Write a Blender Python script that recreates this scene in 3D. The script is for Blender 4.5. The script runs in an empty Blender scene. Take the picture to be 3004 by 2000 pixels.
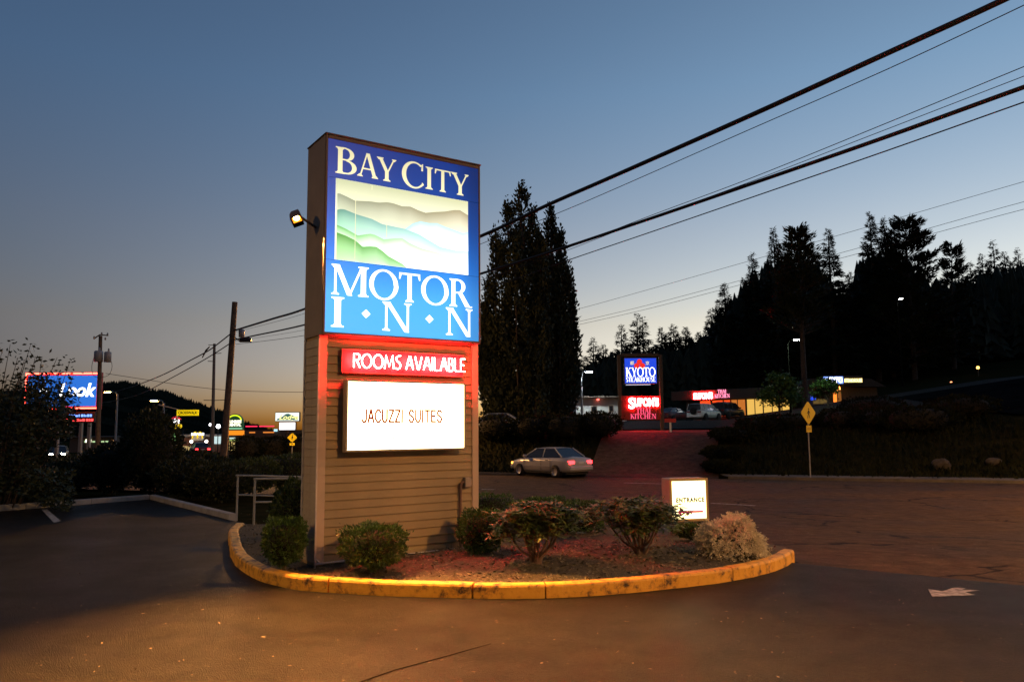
import bpy, math, random
import numpy as np
from mathutils import Vector, Matrix
R = math.radians
SC = bpy.context.scene
COL = SC.collection
random.seed(7); RNG = np.random.default_rng(7)

# ------------------------------------------------------------------ camera, sky, sun, exposure
FPX, PITCH, ROLL, CAMZ = 2299.0, R(6.38), R(-0.456), 1.75      # pixels of the 3004 x 2000 frame
cam = bpy.data.cameras.new('camera'); cam_ob = bpy.data.objects.new('camera', cam); COL.objects.link(cam_ob)
cam.sensor_width = 36.0; cam.lens = 36.0 * FPX / 3004.0; cam.clip_start = 0.05; cam.clip_end = 6000
cam_ob.matrix_world = Matrix.Translation((0, 0, CAMZ)) @ Matrix.Rotation(R(90) + PITCH, 4, 'X') @ Matrix.Rotation(ROLL, 4, 'Z')
SC.camera = cam_ob

SUN_EL, SUN_AZ = -4.5, 48.0
world = bpy.data.worlds.new('World'); SC.world = world; world.use_nodes = True
wn = world.node_tree
sky = wn.nodes.new('ShaderNodeTexSky'); sky.sky_type = 'NISHITA'; sky.sun_disc = False
sky.sun_elevation = R(SUN_EL); sky.sun_rotation = R(SUN_AZ)
sky.dust_density = 0.5; sky.ozone_density = 1.6; sky.air_density = 0.7
wn.nodes['Background'].inputs[1].default_value = 21.6
tcw = wn.nodes.new('ShaderNodeTexCoord'); spw = wn.nodes.new('ShaderNodeSeparateXYZ'); wn.links.new(tcw.outputs['Generated'], spw.inputs[0])
rmp = wn.nodes.new('ShaderNodeValToRGB'); wn.links.new(spw.outputs['Z'], rmp.inputs[0])           # dusk haze: warm low down, bluer overhead
for k_, (pos, c_) in enumerate(((.0, (.86, .90, .90)), (.13, (1.30, .99, .62)), (.24, (1.30, 1.13, .78)), (.40, (1.14, 1.34, 1.06)), (1.0, (1.0, 1.28, 1.1)))):
    el = rmp.color_ramp.elements[k_] if k_ < 2 else rmp.color_ramp.elements.new(pos)
    el.position = pos; el.color = (*[v / 1.5 for v in c_], 1)
wb_ = wn.nodes.new('ShaderNodeVectorMath'); wb_.operation = 'MULTIPLY'
wn.links.new(rmp.outputs[0], wb_.inputs[1]); wn.links.new(sky.outputs[0], wb_.inputs[0]); dt_ = wn.nodes.new('ShaderNodeVectorMath'); dt_.operation = 'DOT_PRODUCT'; dt_.inputs[1].default_value = (math.sin(R(SUN_AZ)), math.cos(R(SUN_AZ)), 0); wn.links.new(tcw.outputs['Generated'], dt_.inputs[0])
rm2 = wn.nodes.new('ShaderNodeValToRGB'); wn.links.new(dt_.outputs['Value'], rm2.inputs[0])         # warmer towards the afterglow, bluer away from it
rm2.color_ramp.elements[0].color = (.91 / 1.5, 1.04 / 1.5, 1.16 / 1.5, 1); rm2.color_ramp.elements[1].color = (1.10 / 1.5, .99 / 1.5, .84 / 1.5, 1)
wb2 = wn.nodes.new('ShaderNodeVectorMath'); wb2.operation = 'MULTIPLY'; wn.links.new(wb_.outputs[0], wb2.inputs[0]); wn.links.new(rm2.outputs[0], wb2.inputs[1])
wn.links.new(wb2.outputs[0], wn.nodes['Background'].inputs[0])
sun = bpy.data.lights.new('afterglow_sun', 'SUN'); sun.energy = 0.02; sun.angle = R(25); sun.color = (1, .75, .55)
sun_ob = bpy.data.objects.new('afterglow_sun', sun); COL.objects.link(sun_ob)
sun_ob.rotation_euler = Vector((-math.sin(R(SUN_AZ)), -math.cos(R(SUN_AZ)), -0.05)).to_track_quat('-Z', 'Y').to_euler()
SC.view_settings.view_transform = 'Standard'; SC.view_settings.look = 'None'
SC.view_settings.exposure = 0.0; SC.view_settings.gamma = 1.0; SC.view_settings.use_curve_mapping = False
SC.render.engine = 'CYCLES'
SC.cycles.use_denoising = True; SC.cycles.max_bounces = 8; SC.cycles.sample_clamp_indirect = 6

# ------------------------------------------------------------------ pixel -> world
_fw = Vector((0, math.cos(PITCH), math.sin(PITCH))); _up = Vector((0, -math.sin(PITCH), math.cos(PITCH)))
def ray(px, py):
    X, Y = px - 1502.0, py - 1000.0
    c, s = math.cos(-ROLL), math.sin(-ROLL)
    X, Y = c * X - s * Y, s * X + c * Y
    return Vector((1, 0, 0)) * (X / FPX) - _up * (Y / FPX) + _fw
def at(px, py, d):
    r = ray(px, py); return Vector((0, 0, CAMZ)) + r * (d / r.y)
def on_z(px, py, z=0.0):
    r = ray(px, py); return Vector((0, 0, CAMZ)) + r * ((z - CAMZ) / r.z)
def on_line(px, py, a, b):
    """ray against the vertical plane through plan points a, b"""
    r = ray(px, py); dx, dy = b[0] - a[0], b[1] - a[1]
    t = (a[0] * dy - a[1] * dx) / (r.x * dy - r.y * dx)
    return Vector((0, 0, CAMZ)) + r * t
def zat(px, py, d): return at(px, py, d).z
def smooth(a, b, v):
    t = min(1, max(0, (v - a) / (b - a))); return t * t * (3 - 2 * t)

# ------------------------------------------------------------------ terrain
def G(x, y):
    s = y + 0.41 * x
    s0 = 9 + 9 * smooth(1, -6, x)
    z = -0.6 * smooth(s0, 27, s)
    z -= 0.013 * max(0, -x - 14)
    if s > 40.3:
        z = z + 2.05 * smooth(40.8, 53, s) * smooth(-15, -5, x) + 0.9 * smooth(55, 78, s) * smooth(-15, -5, x)
        z += 0.15 * max(0, x - 21) * smooth(41, 56, s) * (1 - smooth(60, 120, x))
    if y > 80:
        z += 15 * smooth(86, 190, y) * smooth(-10, 95, x + 0.05 * y)
        z += 5 * smooth(88, 190, y) * smooth(0, 30, x)
    return z
def base(px, d):
    p = at(px, 1257, d); return Vector((p.x, d, G(p.x, d)))

# ------------------------------------------------------------------ object helpers
def tag(o, label=None, cat=None, group=None, kind=None):
    if label: o['label'] = label
    if cat: o['category'] = cat
    if group: o['group'] = group
    if kind: o['kind'] = kind
    return o
def empty(name, loc, rz=0.0, label=None, cat=None, group=None):
    o = bpy.data.objects.new(name, None); COL.objects.link(o)
    o.location = loc; o.rotation_euler = (0, 0, rz); o.empty_display_size = 0.1
    return tag(o, label, cat, group)
def mesh_obj(name, verts, faces, mat, parent=None, smooth_=False):
    me = bpy.data.meshes.new(name); me.from_pydata([tuple(v) for v in verts], [], faces); me.update()
    if smooth_: me.polygons.foreach_set('use_smooth', [True] * len(me.polygons))
    return link(name, me, mat, parent)
def link(name, me, mat, parent=None):
    o = bpy.data.objects.new(name, me); COL.objects.link(o)
    if mat is not None:
        me.materials.clear(); me.materials.append(mat)
    if parent: o.parent = parent
    return o
class MB:
    def __init__(s): s.v = []; s.f = []; s.sm = []
    def add(s, verts, faces, sm=False):
        n = len(s.v); s.v += [Vector(v) for v in verts]; s.f += [[i + n for i in f] for f in faces]; s.sm += [sm] * len(faces); return s
    def box(s, x0, x1, y0, y1, z0, z1, m=None):
        vs = [Vector((x, y, z)) for x in (x0, x1) for y in (y0, y1) for z in (z0, z1)]
        if m: vs = [m @ v for v in vs]
        return s.add(vs, [[0, 1, 3, 2], [4, 6, 7, 5], [0, 4, 5, 1], [2, 3, 7, 6], [0, 2, 6, 4], [1, 5, 7, 3]])
    def bbox(s, x0, x1, y0, y1, z0, z1, b=0.01):
        """box with chamfered edges"""
        cx, cy, cz = (x0 + x1) / 2, (y0 + y1) / 2, (z0 + z1) / 2
        hx, hy, hz = (x1 - x0) / 2, (y1 - y0) / 2, (z1 - z0) / 2
        vs = []; idx = {}
        for sx in (-1, 1):
            for sy in (-1, 1):
                for sz in (-1, 1):
                    for a in range(3):
                        h = [hx - b, hy - b, hz - b]; h[a] += b
                        idx[(sx, sy, sz, a)] = len(vs); vs.append((cx + sx * h[0], cy + sy * h[1], cz + sz * h[2]))
        fs = []
        for sx in (-1, 1): fs.append([idx[(sx, y, z, 0)] for y, z in ((-1, -1), (1, -1), (1, 1), (-1, 1))][::sx])
        for sy in (-1, 1): fs.append([idx[(x, sy, z, 1)] for x, z in ((-1, -1), (-1, 1), (1, 1), (1, -1))][::sy])
        for sz in (-1, 1): fs.append([idx[(x, y, sz, 2)] for x, y in ((-1, -1), (1, -1), (1, 1), (-1, 1))][::sz])
        for p in (-1, 1):
            for q in (-1, 1):
                fs.append([idx[(p, q, -1, 0)], idx[(p, q, -1, 1)], idx[(p, q, 1, 1)], idx[(p, q, 1, 0)]])
                fs.append([idx[(p, -1, q, 0)], idx[(p, 1, q, 0)], idx[(p, 1, q, 2)], idx[(p, -1, q, 2)]])
                fs.append([idx[(-1, p, q, 1)], idx[(1, p, q, 1)], idx[(1, p, q, 2)], idx[(-1, p, q, 2)]])
        for k in [(a, b_, c) for a in (-1, 1) for b_ in (-1, 1) for c in (-1, 1)]:
            fs.append([idx[k + (0,)], idx[k + (1,)], idx[k + (2,)]])
        return s.add(vs, fs)
    def tube(s, pts, r, n=8, cap=True, closed=False):
        pts = [Vector(p) for p in pts]; m = len(pts)
        rs = r if isinstance(r, (list, tuple)) else [r] * m
        vs = []; prev = None
        for i, p in enumerate(pts):
            a = pts[(i - 1) % m] if (i or closed) else p; b = pts[(i + 1) % m] if (i < m - 1 or closed) else p
            t = (b - a).normalized() if (b - a).length > 1e-9 else Vector((0, 0, 1))
            if prev is None:
                u = t.cross(Vector((0, 0, 1)) if abs(t.z) < .9 else Vector((1, 0, 0))).normalized()
            else: u = (prev - t * prev.dot(t)).normalized()
            prev = u; w = t.cross(u)
            for k in range(n):
                an = 2 * math.pi * k / n; vs.append(p + (u * math.cos(an) + w * math.sin(an)) * rs[i])
        fs = []
        for i in range(m if closed else m - 1):
            j = (i + 1) % m
            for k in range(n): fs.append([i * n + k, i * n + (k + 1) % n, j * n + (k + 1) % n, j * n + k])
        s.add(vs, fs, True)
        if cap and not closed:
            s.add(vs[:n], [list(range(n))[::-1]]); s.add(vs[-n:], [list(range(n))])
        return s
    def prism(s, poly, y0, y1, axis='y'):
        """extrude a polygon given in (a, z) along y (or x)"""
        n = len(poly)
        mk = (lambda a, z, y: (a, y, z)) if axis == 'y' else ((lambda a, z, y: (y, a, z)) if axis == 'x' else (lambda a, z, y: (a, z, y)))
        vs = [mk(a, z, y0) for a, z in poly] + [mk(a, z, y1) for a, z in poly]
        fs = [list(range(n)), list(range(n, 2 * n))[::-1]] + [[i, i + n, (i + 1) % n + n, (i + 1) % n] for i in range(n)]
        return s.add(vs, fs)
    def lathe(s, prof, c=(0, 0, 0), n=16, axis='z'):
        vs = []
        for r, h in prof:
            for k in range(n):
                a = 2 * math.pi * k / n; x, y = r * math.cos(a), r * math.sin(a)
                p = (x, y, h) if axis == 'z' else ((x, h, y) if axis == 'y' else (h, x, y))
                vs.append(Vector(p) + Vector(c))
        fs = [[i * n + k, i * n + (k + 1) % n, (i + 1) * n + (k + 1) % n, (i + 1) * n + k] for i in range(len(prof) - 1) for k in range(n)]
        return s.add(vs, fs, True)
    def build(s, name, mat, parent=None, loc=None, fix=True):
        me = bpy.data.meshes.new(name); me.from_pydata([tuple(v) for v in s.v], [], s.f); me.update()
        me.polygons.foreach_set('use_smooth', s.sm)
        if fix:
            import bmesh
            bm = bmesh.new(); bm.from_mesh(me); bmesh.ops.recalc_face_normals(bm, faces=bm.faces); bm.to_mesh(me); bm.free()
        o = link(name, me, mat, parent)
        if loc is not None: o.location = loc
        return o

# ------------------------------------------------------------------ materials
_M = {}
def nodes_of(m): m.use_nodes = True; return m.node_tree.nodes, m.node_tree.links
def mat(name, col, rough=0.7, metal=0.0, var=0.0, scale=6.0, bump=0.0, bscale=40.0, spec=0.5, col2=None, emis=None, trans=0.0):
    if name in _M: return _M[name]
    m = bpy.data.materials.new(name); N, L = nodes_of(m); b = N['Principled BSDF']
    b.inputs['Base Color'].default_value = (*col, 1); b.inputs['Roughness'].default_value = rough
    b.inputs['Metallic'].default_value = metal; b.inputs['Specular IOR Level'].default_value = spec
    tc = N.new('ShaderNodeTexCoord')
    if var or col2:
        nz = N.new('ShaderNodeTexNoise'); nz.inputs['Scale'].default_value = scale; nz.inputs['Detail'].default_value = 6
        nz.inputs['Roughness'].default_value = 0.65
        L.new(tc.outputs['Object'], nz.inputs['Vector'])
        cr = N.new('ShaderNodeValToRGB'); cr.color_ramp.elements[0].position = .32; cr.color_ramp.elements[1].position = .68
        c2 = col2 or tuple(min(1, c * (1 + var)) for c in col); c1 = col if col2 else tuple(c * (1 - var) for c in col)
        cr.color_ramp.elements[0].color = (*c1, 1); cr.color_ramp.elements[1].color = (*c2, 1)
        L.new(nz.outputs['Fac'], cr.inputs[0]); L.new(cr.outputs[0], b.inputs['Base Color'])
    if bump:
        nb = N.new('ShaderNodeTexNoise'); nb.inputs['Scale'].default_value = bscale; nb.inputs['Detail'].default_value = 8
        L.new(tc.outputs['Object'], nb.inputs['Vector'])
        bp = N.new('ShaderNodeBump'); bp.inputs['Strength'].default_value = bump; bp.inputs['Distance'].default_value = 0.02
        L.new(nb.outputs['Fac'], bp.inputs['Height']); L.new(bp.outputs[0], b.inputs['Normal'])
    if emis:
        b.inputs['Emission Color'].default_value = (*emis[0], 1); b.inputs['Emission Strength'].default_value = emis[1]
    _M[name] = m; return m
def glow(name, col, strength=1.0):
    if name in _M: return _M[name]
    m = bpy.data.materials.new(name); N, L = nodes_of(m); b = N['Principled BSDF']
    b.inputs['Base Color'].default_value = (*[min(.8, c) * .12 for c in col], 1); b.inputs['Roughness'].default_value = .4; b.inputs['Specular IOR Level'].default_value = .25
    b.inputs['Emission Color'].default_value = (*col, 1); b.inputs['Emission Strength'].default_value = strength
    _M[name] = m; return m

def asphalt(name, col, crack=False, patch=0.3, gloss=0.42, spec=.30):
    m = bpy.data.materials.new(name); N, L = nodes_of(m); b = N['Principled BSDF']
    tc = N.new('ShaderNodeTexCoord'); P = tc.outputs['Object']
    big = N.new('ShaderNodeTexNoise'); big.inputs['Scale'].default_value = .45; big.inputs['Detail'].default_value = 5; L.new(P, big.inputs['Vector'])
    fin = N.new('ShaderNodeTexNoise'); fin.inputs['Scale'].default_value = 85; fin.inputs['Detail'].default_value = 3; L.new(P, fin.inputs['Vector'])
    vor = N.new('ShaderNodeTexVoronoi'); vor.inputs['Scale'].default_value = 120; L.new(P, vor.inputs['Vector'])
    mr = N.new('ShaderNodeMapRange'); mr.inputs[1].default_value = .3; mr.inputs[2].default_value = .7; mr.inputs[3].default_value = 1 - patch; mr.inputs[4].default_value = 1 + patch
    L.new(big.outputs['Fac'], mr.inputs[0])
    mr2 = N.new('ShaderNodeMapRange'); mr2.inputs[1].default_value = .25; mr2.inputs[2].default_value = .75; mr2.inputs[3].default_value = .35; mr2.inputs[4].default_value = 1.85
    L.new(fin.outputs['Fac'], mr2.inputs[0])
    mid = N.new('ShaderNodeTexNoise'); mid.inputs['Scale'].default_value = 3.1; mid.inputs['Detail'].default_value = 9; mid.inputs['Roughness'].default_value = .72; L.new(P, mid.inputs['Vector'])
    mr3 = N.new('ShaderNodeMapRange'); mr3.inputs[1].default_value = .32; mr3.inputs[2].default_value = .68; mr3.inputs[3].default_value = .48; mr3.inputs[4].default_value = 1.55; L.new(mid.outputs['Fac'], mr3.inputs[0])
    spk = N.new('ShaderNodeTexNoise'); spk.inputs['Scale'].default_value = 46; spk.inputs['Detail'].default_value = 2; L.new(P, spk.inputs['Vector'])
    mr4 = N.new('ShaderNodeMapRange'); mr4.inputs[1].default_value = .66; mr4.inputs[2].default_value = .74; mr4.inputs[3].default_value = 1.0; mr4.inputs[4].default_value = 2.1; L.new(spk.outputs['Fac'], mr4.inputs[0])
    mu0 = N.new('ShaderNodeMath'); mu0.operation = 'MULTIPLY'; L.new(mr.outputs[0], mu0.inputs[0]); L.new(mr3.outputs[0], mu0.inputs[1])
    mu1 = N.new('ShaderNodeMath'); mu1.operation = 'MULTIPLY'; L.new(mu0.outputs[0], mu1.inputs[0]); L.new(mr4.outputs[0], mu1.inputs[1])
    mu = N.new('ShaderNodeMath'); mu.operation = 'MULTIPLY'; L.new(mu1.outputs[0], mu.inputs[0]); L.new(mr2.outputs[0], mu.inputs[1])
    fac = mu.outputs[0]
    if crack:
        wv = N.new('ShaderNodeTexNoise'); wv.inputs['Scale'].default_value = 1.3; wv.inputs['Detail'].default_value = 6; L.new(P, wv.inputs['Vector'])
        va = N.new('ShaderNodeVectorMath'); va.operation = 'MULTIPLY_ADD'; va.inputs[1].default_value = (1.1, 1.1, 1.1); L.new(wv.outputs['Color'], va.inputs[0]); L.new(P, va.inputs[2])
        vc = N.new('ShaderNodeTexVoronoi'); vc.feature = 'DISTANCE_TO_EDGE'; vc.inputs['Scale'].default_value = .27; L.new(va.outputs[0], vc.inputs['Vector'])
        gt = N.new('ShaderNodeMapRange'); gt.inputs[1].default_value = .004; gt.inputs[2].default_value = .017; gt.inputs[3].default_value = .12; gt.inputs[4].default_value = 1; L.new(vc.outputs['Distance'], gt.inputs[0])
        msk = N.new('ShaderNodeTexNoise'); msk.inputs['Scale'].default_value = .3; L.new(P, msk.inputs['Vector'])
        mm = N.new('ShaderNodeMapRange'); mm.inputs[1].default_value = .42; mm.inputs[2].default_value = .55; mm.inputs[3].default_value = 1; mm.inputs[4].default_value = 0; L.new(msk.outputs['Fac'], mm.inputs[0])
        mx = N.new('ShaderNodeMath'); mx.operation = 'MAXIMUM'; L.new(gt.outputs[0], mx.inputs[0]); L.new(mm.outputs[0], mx.inputs[1])
        m3 = N.new('ShaderNodeMath'); m3.operation = 'MULTIPLY'; L.new(fac, m3.inputs[0]); L.new(mx.outputs[0], m3.inputs[1]); fac = m3.outputs[0]
    vm = N.new('ShaderNodeVectorMath'); vm.operation = 'SCALE'; vm.inputs[0].default_value = col; L.new(fac, vm.inputs['Scale'])
    L.new(vm.outputs[0], b.inputs['Base Color'])
    rr = N.new('ShaderNodeMapRange'); rr.inputs[1].default_value = .3; rr.inputs[2].default_value = .7; rr.inputs[3].default_value = gloss - .08; rr.inputs[4].default_value = gloss + .16
    L.new(big.outputs['Fac'], rr.inputs[0]); L.new(rr.outputs[0], b.inputs['Roughness'])
    bp = N.new('ShaderNodeBump'); bp.inputs['Strength'].default_value = .8; bp.inputs['Distance'].default_value = .02
    b.inputs['Specular IOR Level'].default_value = spec
    L.new(vor.outputs['Distance'], bp.inputs['Height']); L.new(bp.outputs[0], b.inputs['Normal'])
    return m

# ------------------------------------------------------------------ lettering
def arc(cx, cy, rx, ry, a0, a1, n=14):
    return [(cx + rx * math.cos(R(a0 + (a1 - a0) * i / n)), cy + ry * math.sin(R(a0 + (a1 - a0) * i / n))) for i in range(n + 1)]
def strip(o, i): return [[o[k], o[k + 1], i[k + 1], i[k]] for k in range(len(o) - 1)]
TK, TN, SF = .15, .062, .045          # thick stroke, thin stroke, serif height
def serif(x0, x1, y, up=1, e=.075):
    y2 = y + up * SF
    return [[(x0 - e, y), (x1 + e, y), (x1 + e, y2), (x0 - e, y2)], [(x0 - e * .55, y2), (x1 + e * .55, y2), (x1, y2 + up * .06), (x0, y2 + up * .06)]]
def stem(x, w, y0=0, y1=1, s0=True, s1=True):
    p = [[(x, y0), (x + w, y0), (x + w, y1), (x, y1)]]
    if s0: p += serif(x, x + w, y0, 1)
    if s1: p += serif(x, x + w, y1, -1)
    return p
def diag(x0, y0, x1, y1, w): return [[(x0, y0), (x0 + w, y0), (x1 + w, y1), (x1, y1)]]
def glyph(c):
    if c == 'I': return stem(.08, TK), .31
    if c == 'B':
        p = stem(.08, TK)
        p += strip(arc(.33, .755, .27, .245, 90, -90), arc(.33, .755, .13, .19, 90, -90)) + strip(arc(.35, .27, .33, .27, 90, -90), arc(.35, .27, .18, .215, 90, -90))
        p += [[(.2, .95), (.34, .95), (.34, 1), (.2, 1)], [(.2, .51), (.34, .51), (.34, .565), (.2, .565)], [(.2, 0), (.36, 0), (.36, .055), (.2, .055)]]
        return p, .74
    if c == 'R':
        p = stem(.08, TK)
        p += strip(arc(.34, .74, .29, .26, 90, -90), arc(.34, .74, .14, .205, 90, -90))
        p += [[(.2, .945), (.35, .945), (.35, 1), (.2, 1)], [(.2, .48), (.36, .48), (.36, .535), (.2, .535)], [(.33, .5), (.49, .52), (.83, 0), (.63, 0)], [(.63, 0), (.9, 0), (.9, .04), (.66, .04)]]
        return p, .88
    if c == 'P':
        p = stem(.08, TK) + strip(arc(.34, .74, .29, .26, 90, -90), arc(.34, .74, .14, .205, 90, -90))
        return p + [[(.2, .945), (.35, .945), (.35, 1), (.2, 1)], [(.2, .48), (.36, .48), (.36, .535), (.2, .535)]], .68
    if c == 'A':
        p = diag(.09, 0, .375, 1.02, TN) + diag(.66, 0, .36, 1.02, TK) + [[(.22, .32), (.64, .32), (.62, .38), (.235, .38)]]
        return p + serif(.07, .16, 0, 1, .07) + serif(.66, .81, 0, 1, .06), .88
    if c == 'Y':
        p = stem(.34, TK, 0, .46, True, False) + diag(.34, .4, .06, 1, TK) + diag(.43, .42, .68, 1, TN)
        return p + serif(.06, .21, 1, -1, .06) + serif(.68, .74, 1, -1, .06), .82
    if c == 'T':
        p = stem(.31, TK, 0, 1, True, False) + [[(.02, .94), (.75, .94), (.77, 1), (0, 1)], [(.0, .78), (.04, .78), (.09, .94), (.01, .98)], [(.77, .78), (.73, .78), (.68, .94), (.76, .98)]]
        return p, .77
    if c == 'C':
        p = strip(arc(.5, .5, .46, .525, 48, 322, 26), arc(.53, .5, .33, .46, 52, 316, 26))
        return p + [[(.76, .7), (.83, .7), (.83, .99), (.78, .95)], [(.72, .86), (.8, .89), (.8, .93), (.7, .93)], [(.78, .2), (.86, .14), (.86, .2), (.80, .26)]], .88
    if c == 'O':
        return strip(arc(.5, .5, .48, .525, 0, 360, 34), arc(.5, .5, .335, .46, 0, 360, 34)), 1.0
    if c == 'M':
        p = stem(.1, TN, 0, 1, True, False) + stem(.86, TK, 0, 1) + diag(.47, 0, .1, 1, TK * .95) + diag(.50, 0, .86, 1, TN)
        return p + serif(.07, .2, 1, -1, .05), 1.12
    if c == 'N':
        p = stem(.1, TN, 0, 1, True, False) + stem(.72, TN, 0, 1, False, True) + diag(.66, -.02, .1, 1, TK * .9)
        return p + serif(.07, .2, 1, -1, .05), .88
    if c == 'K':
        return stem(.08, TK) + diag(.2, .46, .62, 1, TN) + [[(.32, .56), (.45, .66), (.84, 0), (.62, 0)]] + serif(.62, .68, 1, -1, .06) + serif(.66, .8, 0, 1, .05), .86
    if c == 'H':
        return stem(.08, TK) + stem(.62, TK) + [[(.2, .48), (.64, .48), (.64, .54), (.2, .54)]], .86
    if c == 'E':
        return stem(.08, TK) + [[(.2, 0), (.66, 0), (.7, .25), (.63, .06), (.2, .055)], [(.2, .945), (.6, .945), (.64, .76), (.65, 1), (.2, 1)], [(.2, .48), (.5, .48), (.5, .54), (.2, .54)]], .74
    if c == 'U':
        return stem(.08, TK, .3, 1, False, True) + stem(.66, TN, .3, 1, False, True) + strip(arc(.405, .32, .325, .34, 180, 360), arc(.445, .32, .215, .28, 180, 360)), .82
    if c == 'S':
        a = arc(.32, .74, .24, .27, 35, 270, 12) ; a2 = arc(.32, .74, .12, .2, 35, 270, 12)
        b_ = arc(.32, .26, .27, .28, 90, -145, 12); b2 = arc(.32, .26, .13, .21, 90, -145, 12)
        return strip(a, a2) + strip(b_, b2) + [[(.2, .47), (.32, .54), (.44, .53), (.32, .47)]], .64
    if c == '*':
        return [[(.5, .38), (.64, .53), (.5, .68), (.36, .53)]], 1.0
    return [], .42
def serif_width(text, h, sx, tr): return sum(glyph(c.upper())[1] * h * sx + tr * h for c in text) - tr * h
def text_mesh(name, s, size, m, parent, loc, rot=(R(90), 0, 0), width=None, bold=0.0, ext=0.004, align='CENTER', shear=0.0, sp=1.0):
    cu = bpy.data.curves.new(name, 'FONT'); cu.body = s; cu.size = size; cu.align_x = align; cu.align_y = 'CENTER'
    cu.extrude = ext; cu.offset = bold; cu.shear = shear; cu.space_character = sp; cu.resolution_u = 3
    t = bpy.data.objects.new(name, cu); COL.objects.link(t)
    dg = bpy.context.evaluated_depsgraph_get(); me = bpy.data.meshes.new_from_object(t.evaluated_get(dg))
    bpy.data.objects.remove(t); bpy.data.curves.remove(cu)
    o = link(name, me, m, parent); o.location = loc; o.rotation_euler = rot
    if width:
        xs = [v.co.x for v in me.vertices]
        if xs:
            k = width / (max(xs) - min(xs))
            for v in me.vertices: v.co.x *= k
    return o

# ------------------------------------------------------------------ foliage helpers
def leaf_mesh(name, C, D, Nn, L, W, m, parent=None, seg=0.45):
    """one diamond-shaped leaf per row: base C, direction D, face normal Nn, length L, width W"""
    C = np.asarray(C, float); n = len(C); D = D / (np.linalg.norm(D, axis=1, keepdims=True) + 1e-9)
    S = np.cross(D, Nn); S /= (np.linalg.norm(S, axis=1, keepdims=True) + 1e-9)
    L = np.broadcast_to(L, n)[:, None]; W = np.broadcast_to(W, n)[:, None]
    V = np.empty((n, 4, 3)); V[:, 0] = C; V[:, 1] = C + D * L * seg + S * W * .5; V[:, 2] = C + D * L; V[:, 3] = C + D * L * seg - S * W * .5
    me = bpy.data.meshes.new(name); me.vertices.add(4 * n); me.vertices.foreach_set('co', V.ravel())
    me.loops.add(4 * n); me.loops.foreach_set('vertex_index', np.arange(4 * n, dtype=np.int32))
    me.polygons.add(n); me.polygons.foreach_set('loop_start', np.arange(0, 4 * n, 4, dtype=np.int32))
    try: me.polygons.foreach_set('loop_total', np.full(n, 4, dtype=np.int32))
    except Exception: pass
    me.update(calc_edges=True); me.validate()
    return link(name, me, m, parent)
def rdir(n):
    v = RNG.normal(size=(n, 3)); return v / np.linalg.norm(v, axis=1, keepdims=True)
def leafmat(name, c1, c2, rough=.5, spec=.4, scale=3.0):
    if name in _M: return _M[name]
    m = bpy.data.materials.new(name); N, L = nodes_of(m); b = N['Principled BSDF']
    tc = N.new('ShaderNodeTexCoord'); nz = N.new('ShaderNodeTexNoise'); nz.inputs['Scale'].default_value = scale; nz.inputs['Detail'].default_value = 4
    L.new(tc.outputs['Object'], nz.inputs['Vector']); cr = N.new('ShaderNodeValToRGB')
    cr.color_ramp.elements[0].position = .3; cr.color_ramp.elements[1].position = .7
    cr.color_ramp.elements[0].color = (*c1, 1); cr.color_ramp.elements[1].color = (*c2, 1)
    L.new(nz.outputs['Fac'], cr.inputs[0]); L.new(cr.outputs[0], b.inputs['Base Color'])
    b.inputs['Roughness'].default_value = rough; b.inputs['Specular IOR Level'].default_value = spec
    _M[name] = m; return m
BARK = mat('bark', (.06, .045, .035), .9, var=.5, scale=8, bump=.6)
def serif_place(name, items, m, parent, y=-0.004, ext=0.0025):
    """items: (char, x0, x1, z0, height): each letter fitted between x0 and x1"""
    for ch, x0, x1, z0, h in items:
        mb = MB(); ps, _ = glyph(ch); xs = [a for p in ps for a, b in p]; lo, hi = min(xs), max(xs)
        for k, p in enumerate(ps):
            vs = [(x0 + (a - lo) / (hi - lo) * (x1 - x0), y - ext * (1 + .12 * k), z0 + b * h) for a, b in p]
            mb.add(vs, [list(range(len(vs)))])
        o = mb.build(name, m, parent, fix=False)
    return o
def serif_fit(text, x0, x1, z0, h, tr=.04):
    w = serif_width(text, 1, 1, tr); k = (x1 - x0) / w; out = []; x = x0
    for ch in text:
        ps, gw = glyph(ch)
        if ps:
            xs = [a for p in ps for a, b in p]; out.append((ch, x + min(xs) * k, x + max(xs) * k, z0, h))
        x += (gw + tr) * k
    return out

# ================================================================== SETTING
def axis_pts(rng):
    out = []
    for a, b, st in rng:
        n = max(1, int(round((b - a) / st))); out += [a + (b - a) * i / n for i in range(n)]
    return out + [rng[-1][1]]
def sheet(name, xs, ys, zf, m, keep=None, kind='structure'):
    nx, ny = len(xs), len(ys); vs = [(x, y, zf(x, y)) for y in ys for x in xs]; fs = []
    for j in range(ny - 1):
        for i in range(nx - 1):
            if keep is None or keep((xs[i] + xs[i + 1]) / 2, (ys[j] + ys[j + 1]) / 2):
                fs.append([j * nx + i, j * nx + i + 1, (j + 1) * nx + i + 1, (j + 1) * nx + i])
    o = mesh_obj(name, vs, fs, m, smooth_=True); return tag(o, kind=kind)
M_SOIL = mat('dry_grass_earth', (.012, .015, .006), 1.0, col2=(.030, .026, .012), scale=1.6, bump=.8, bscale=14, spec=0.0)
gx = axis_pts([(-2500, -300, 200), (-300, -60, 12), (-60, 60, 1.5), (60, 300, 12), (300, 2500, 200)])
gy = axis_pts([(-60, -4, 8), (-4, 62, 1.0), (62, 200, 5), (200, 500, 30), (500, 4500, 400)])
ground = sheet('ground', gx, gy, lambda x, y: G(x, y) - .09, M_SOIL)

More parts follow.
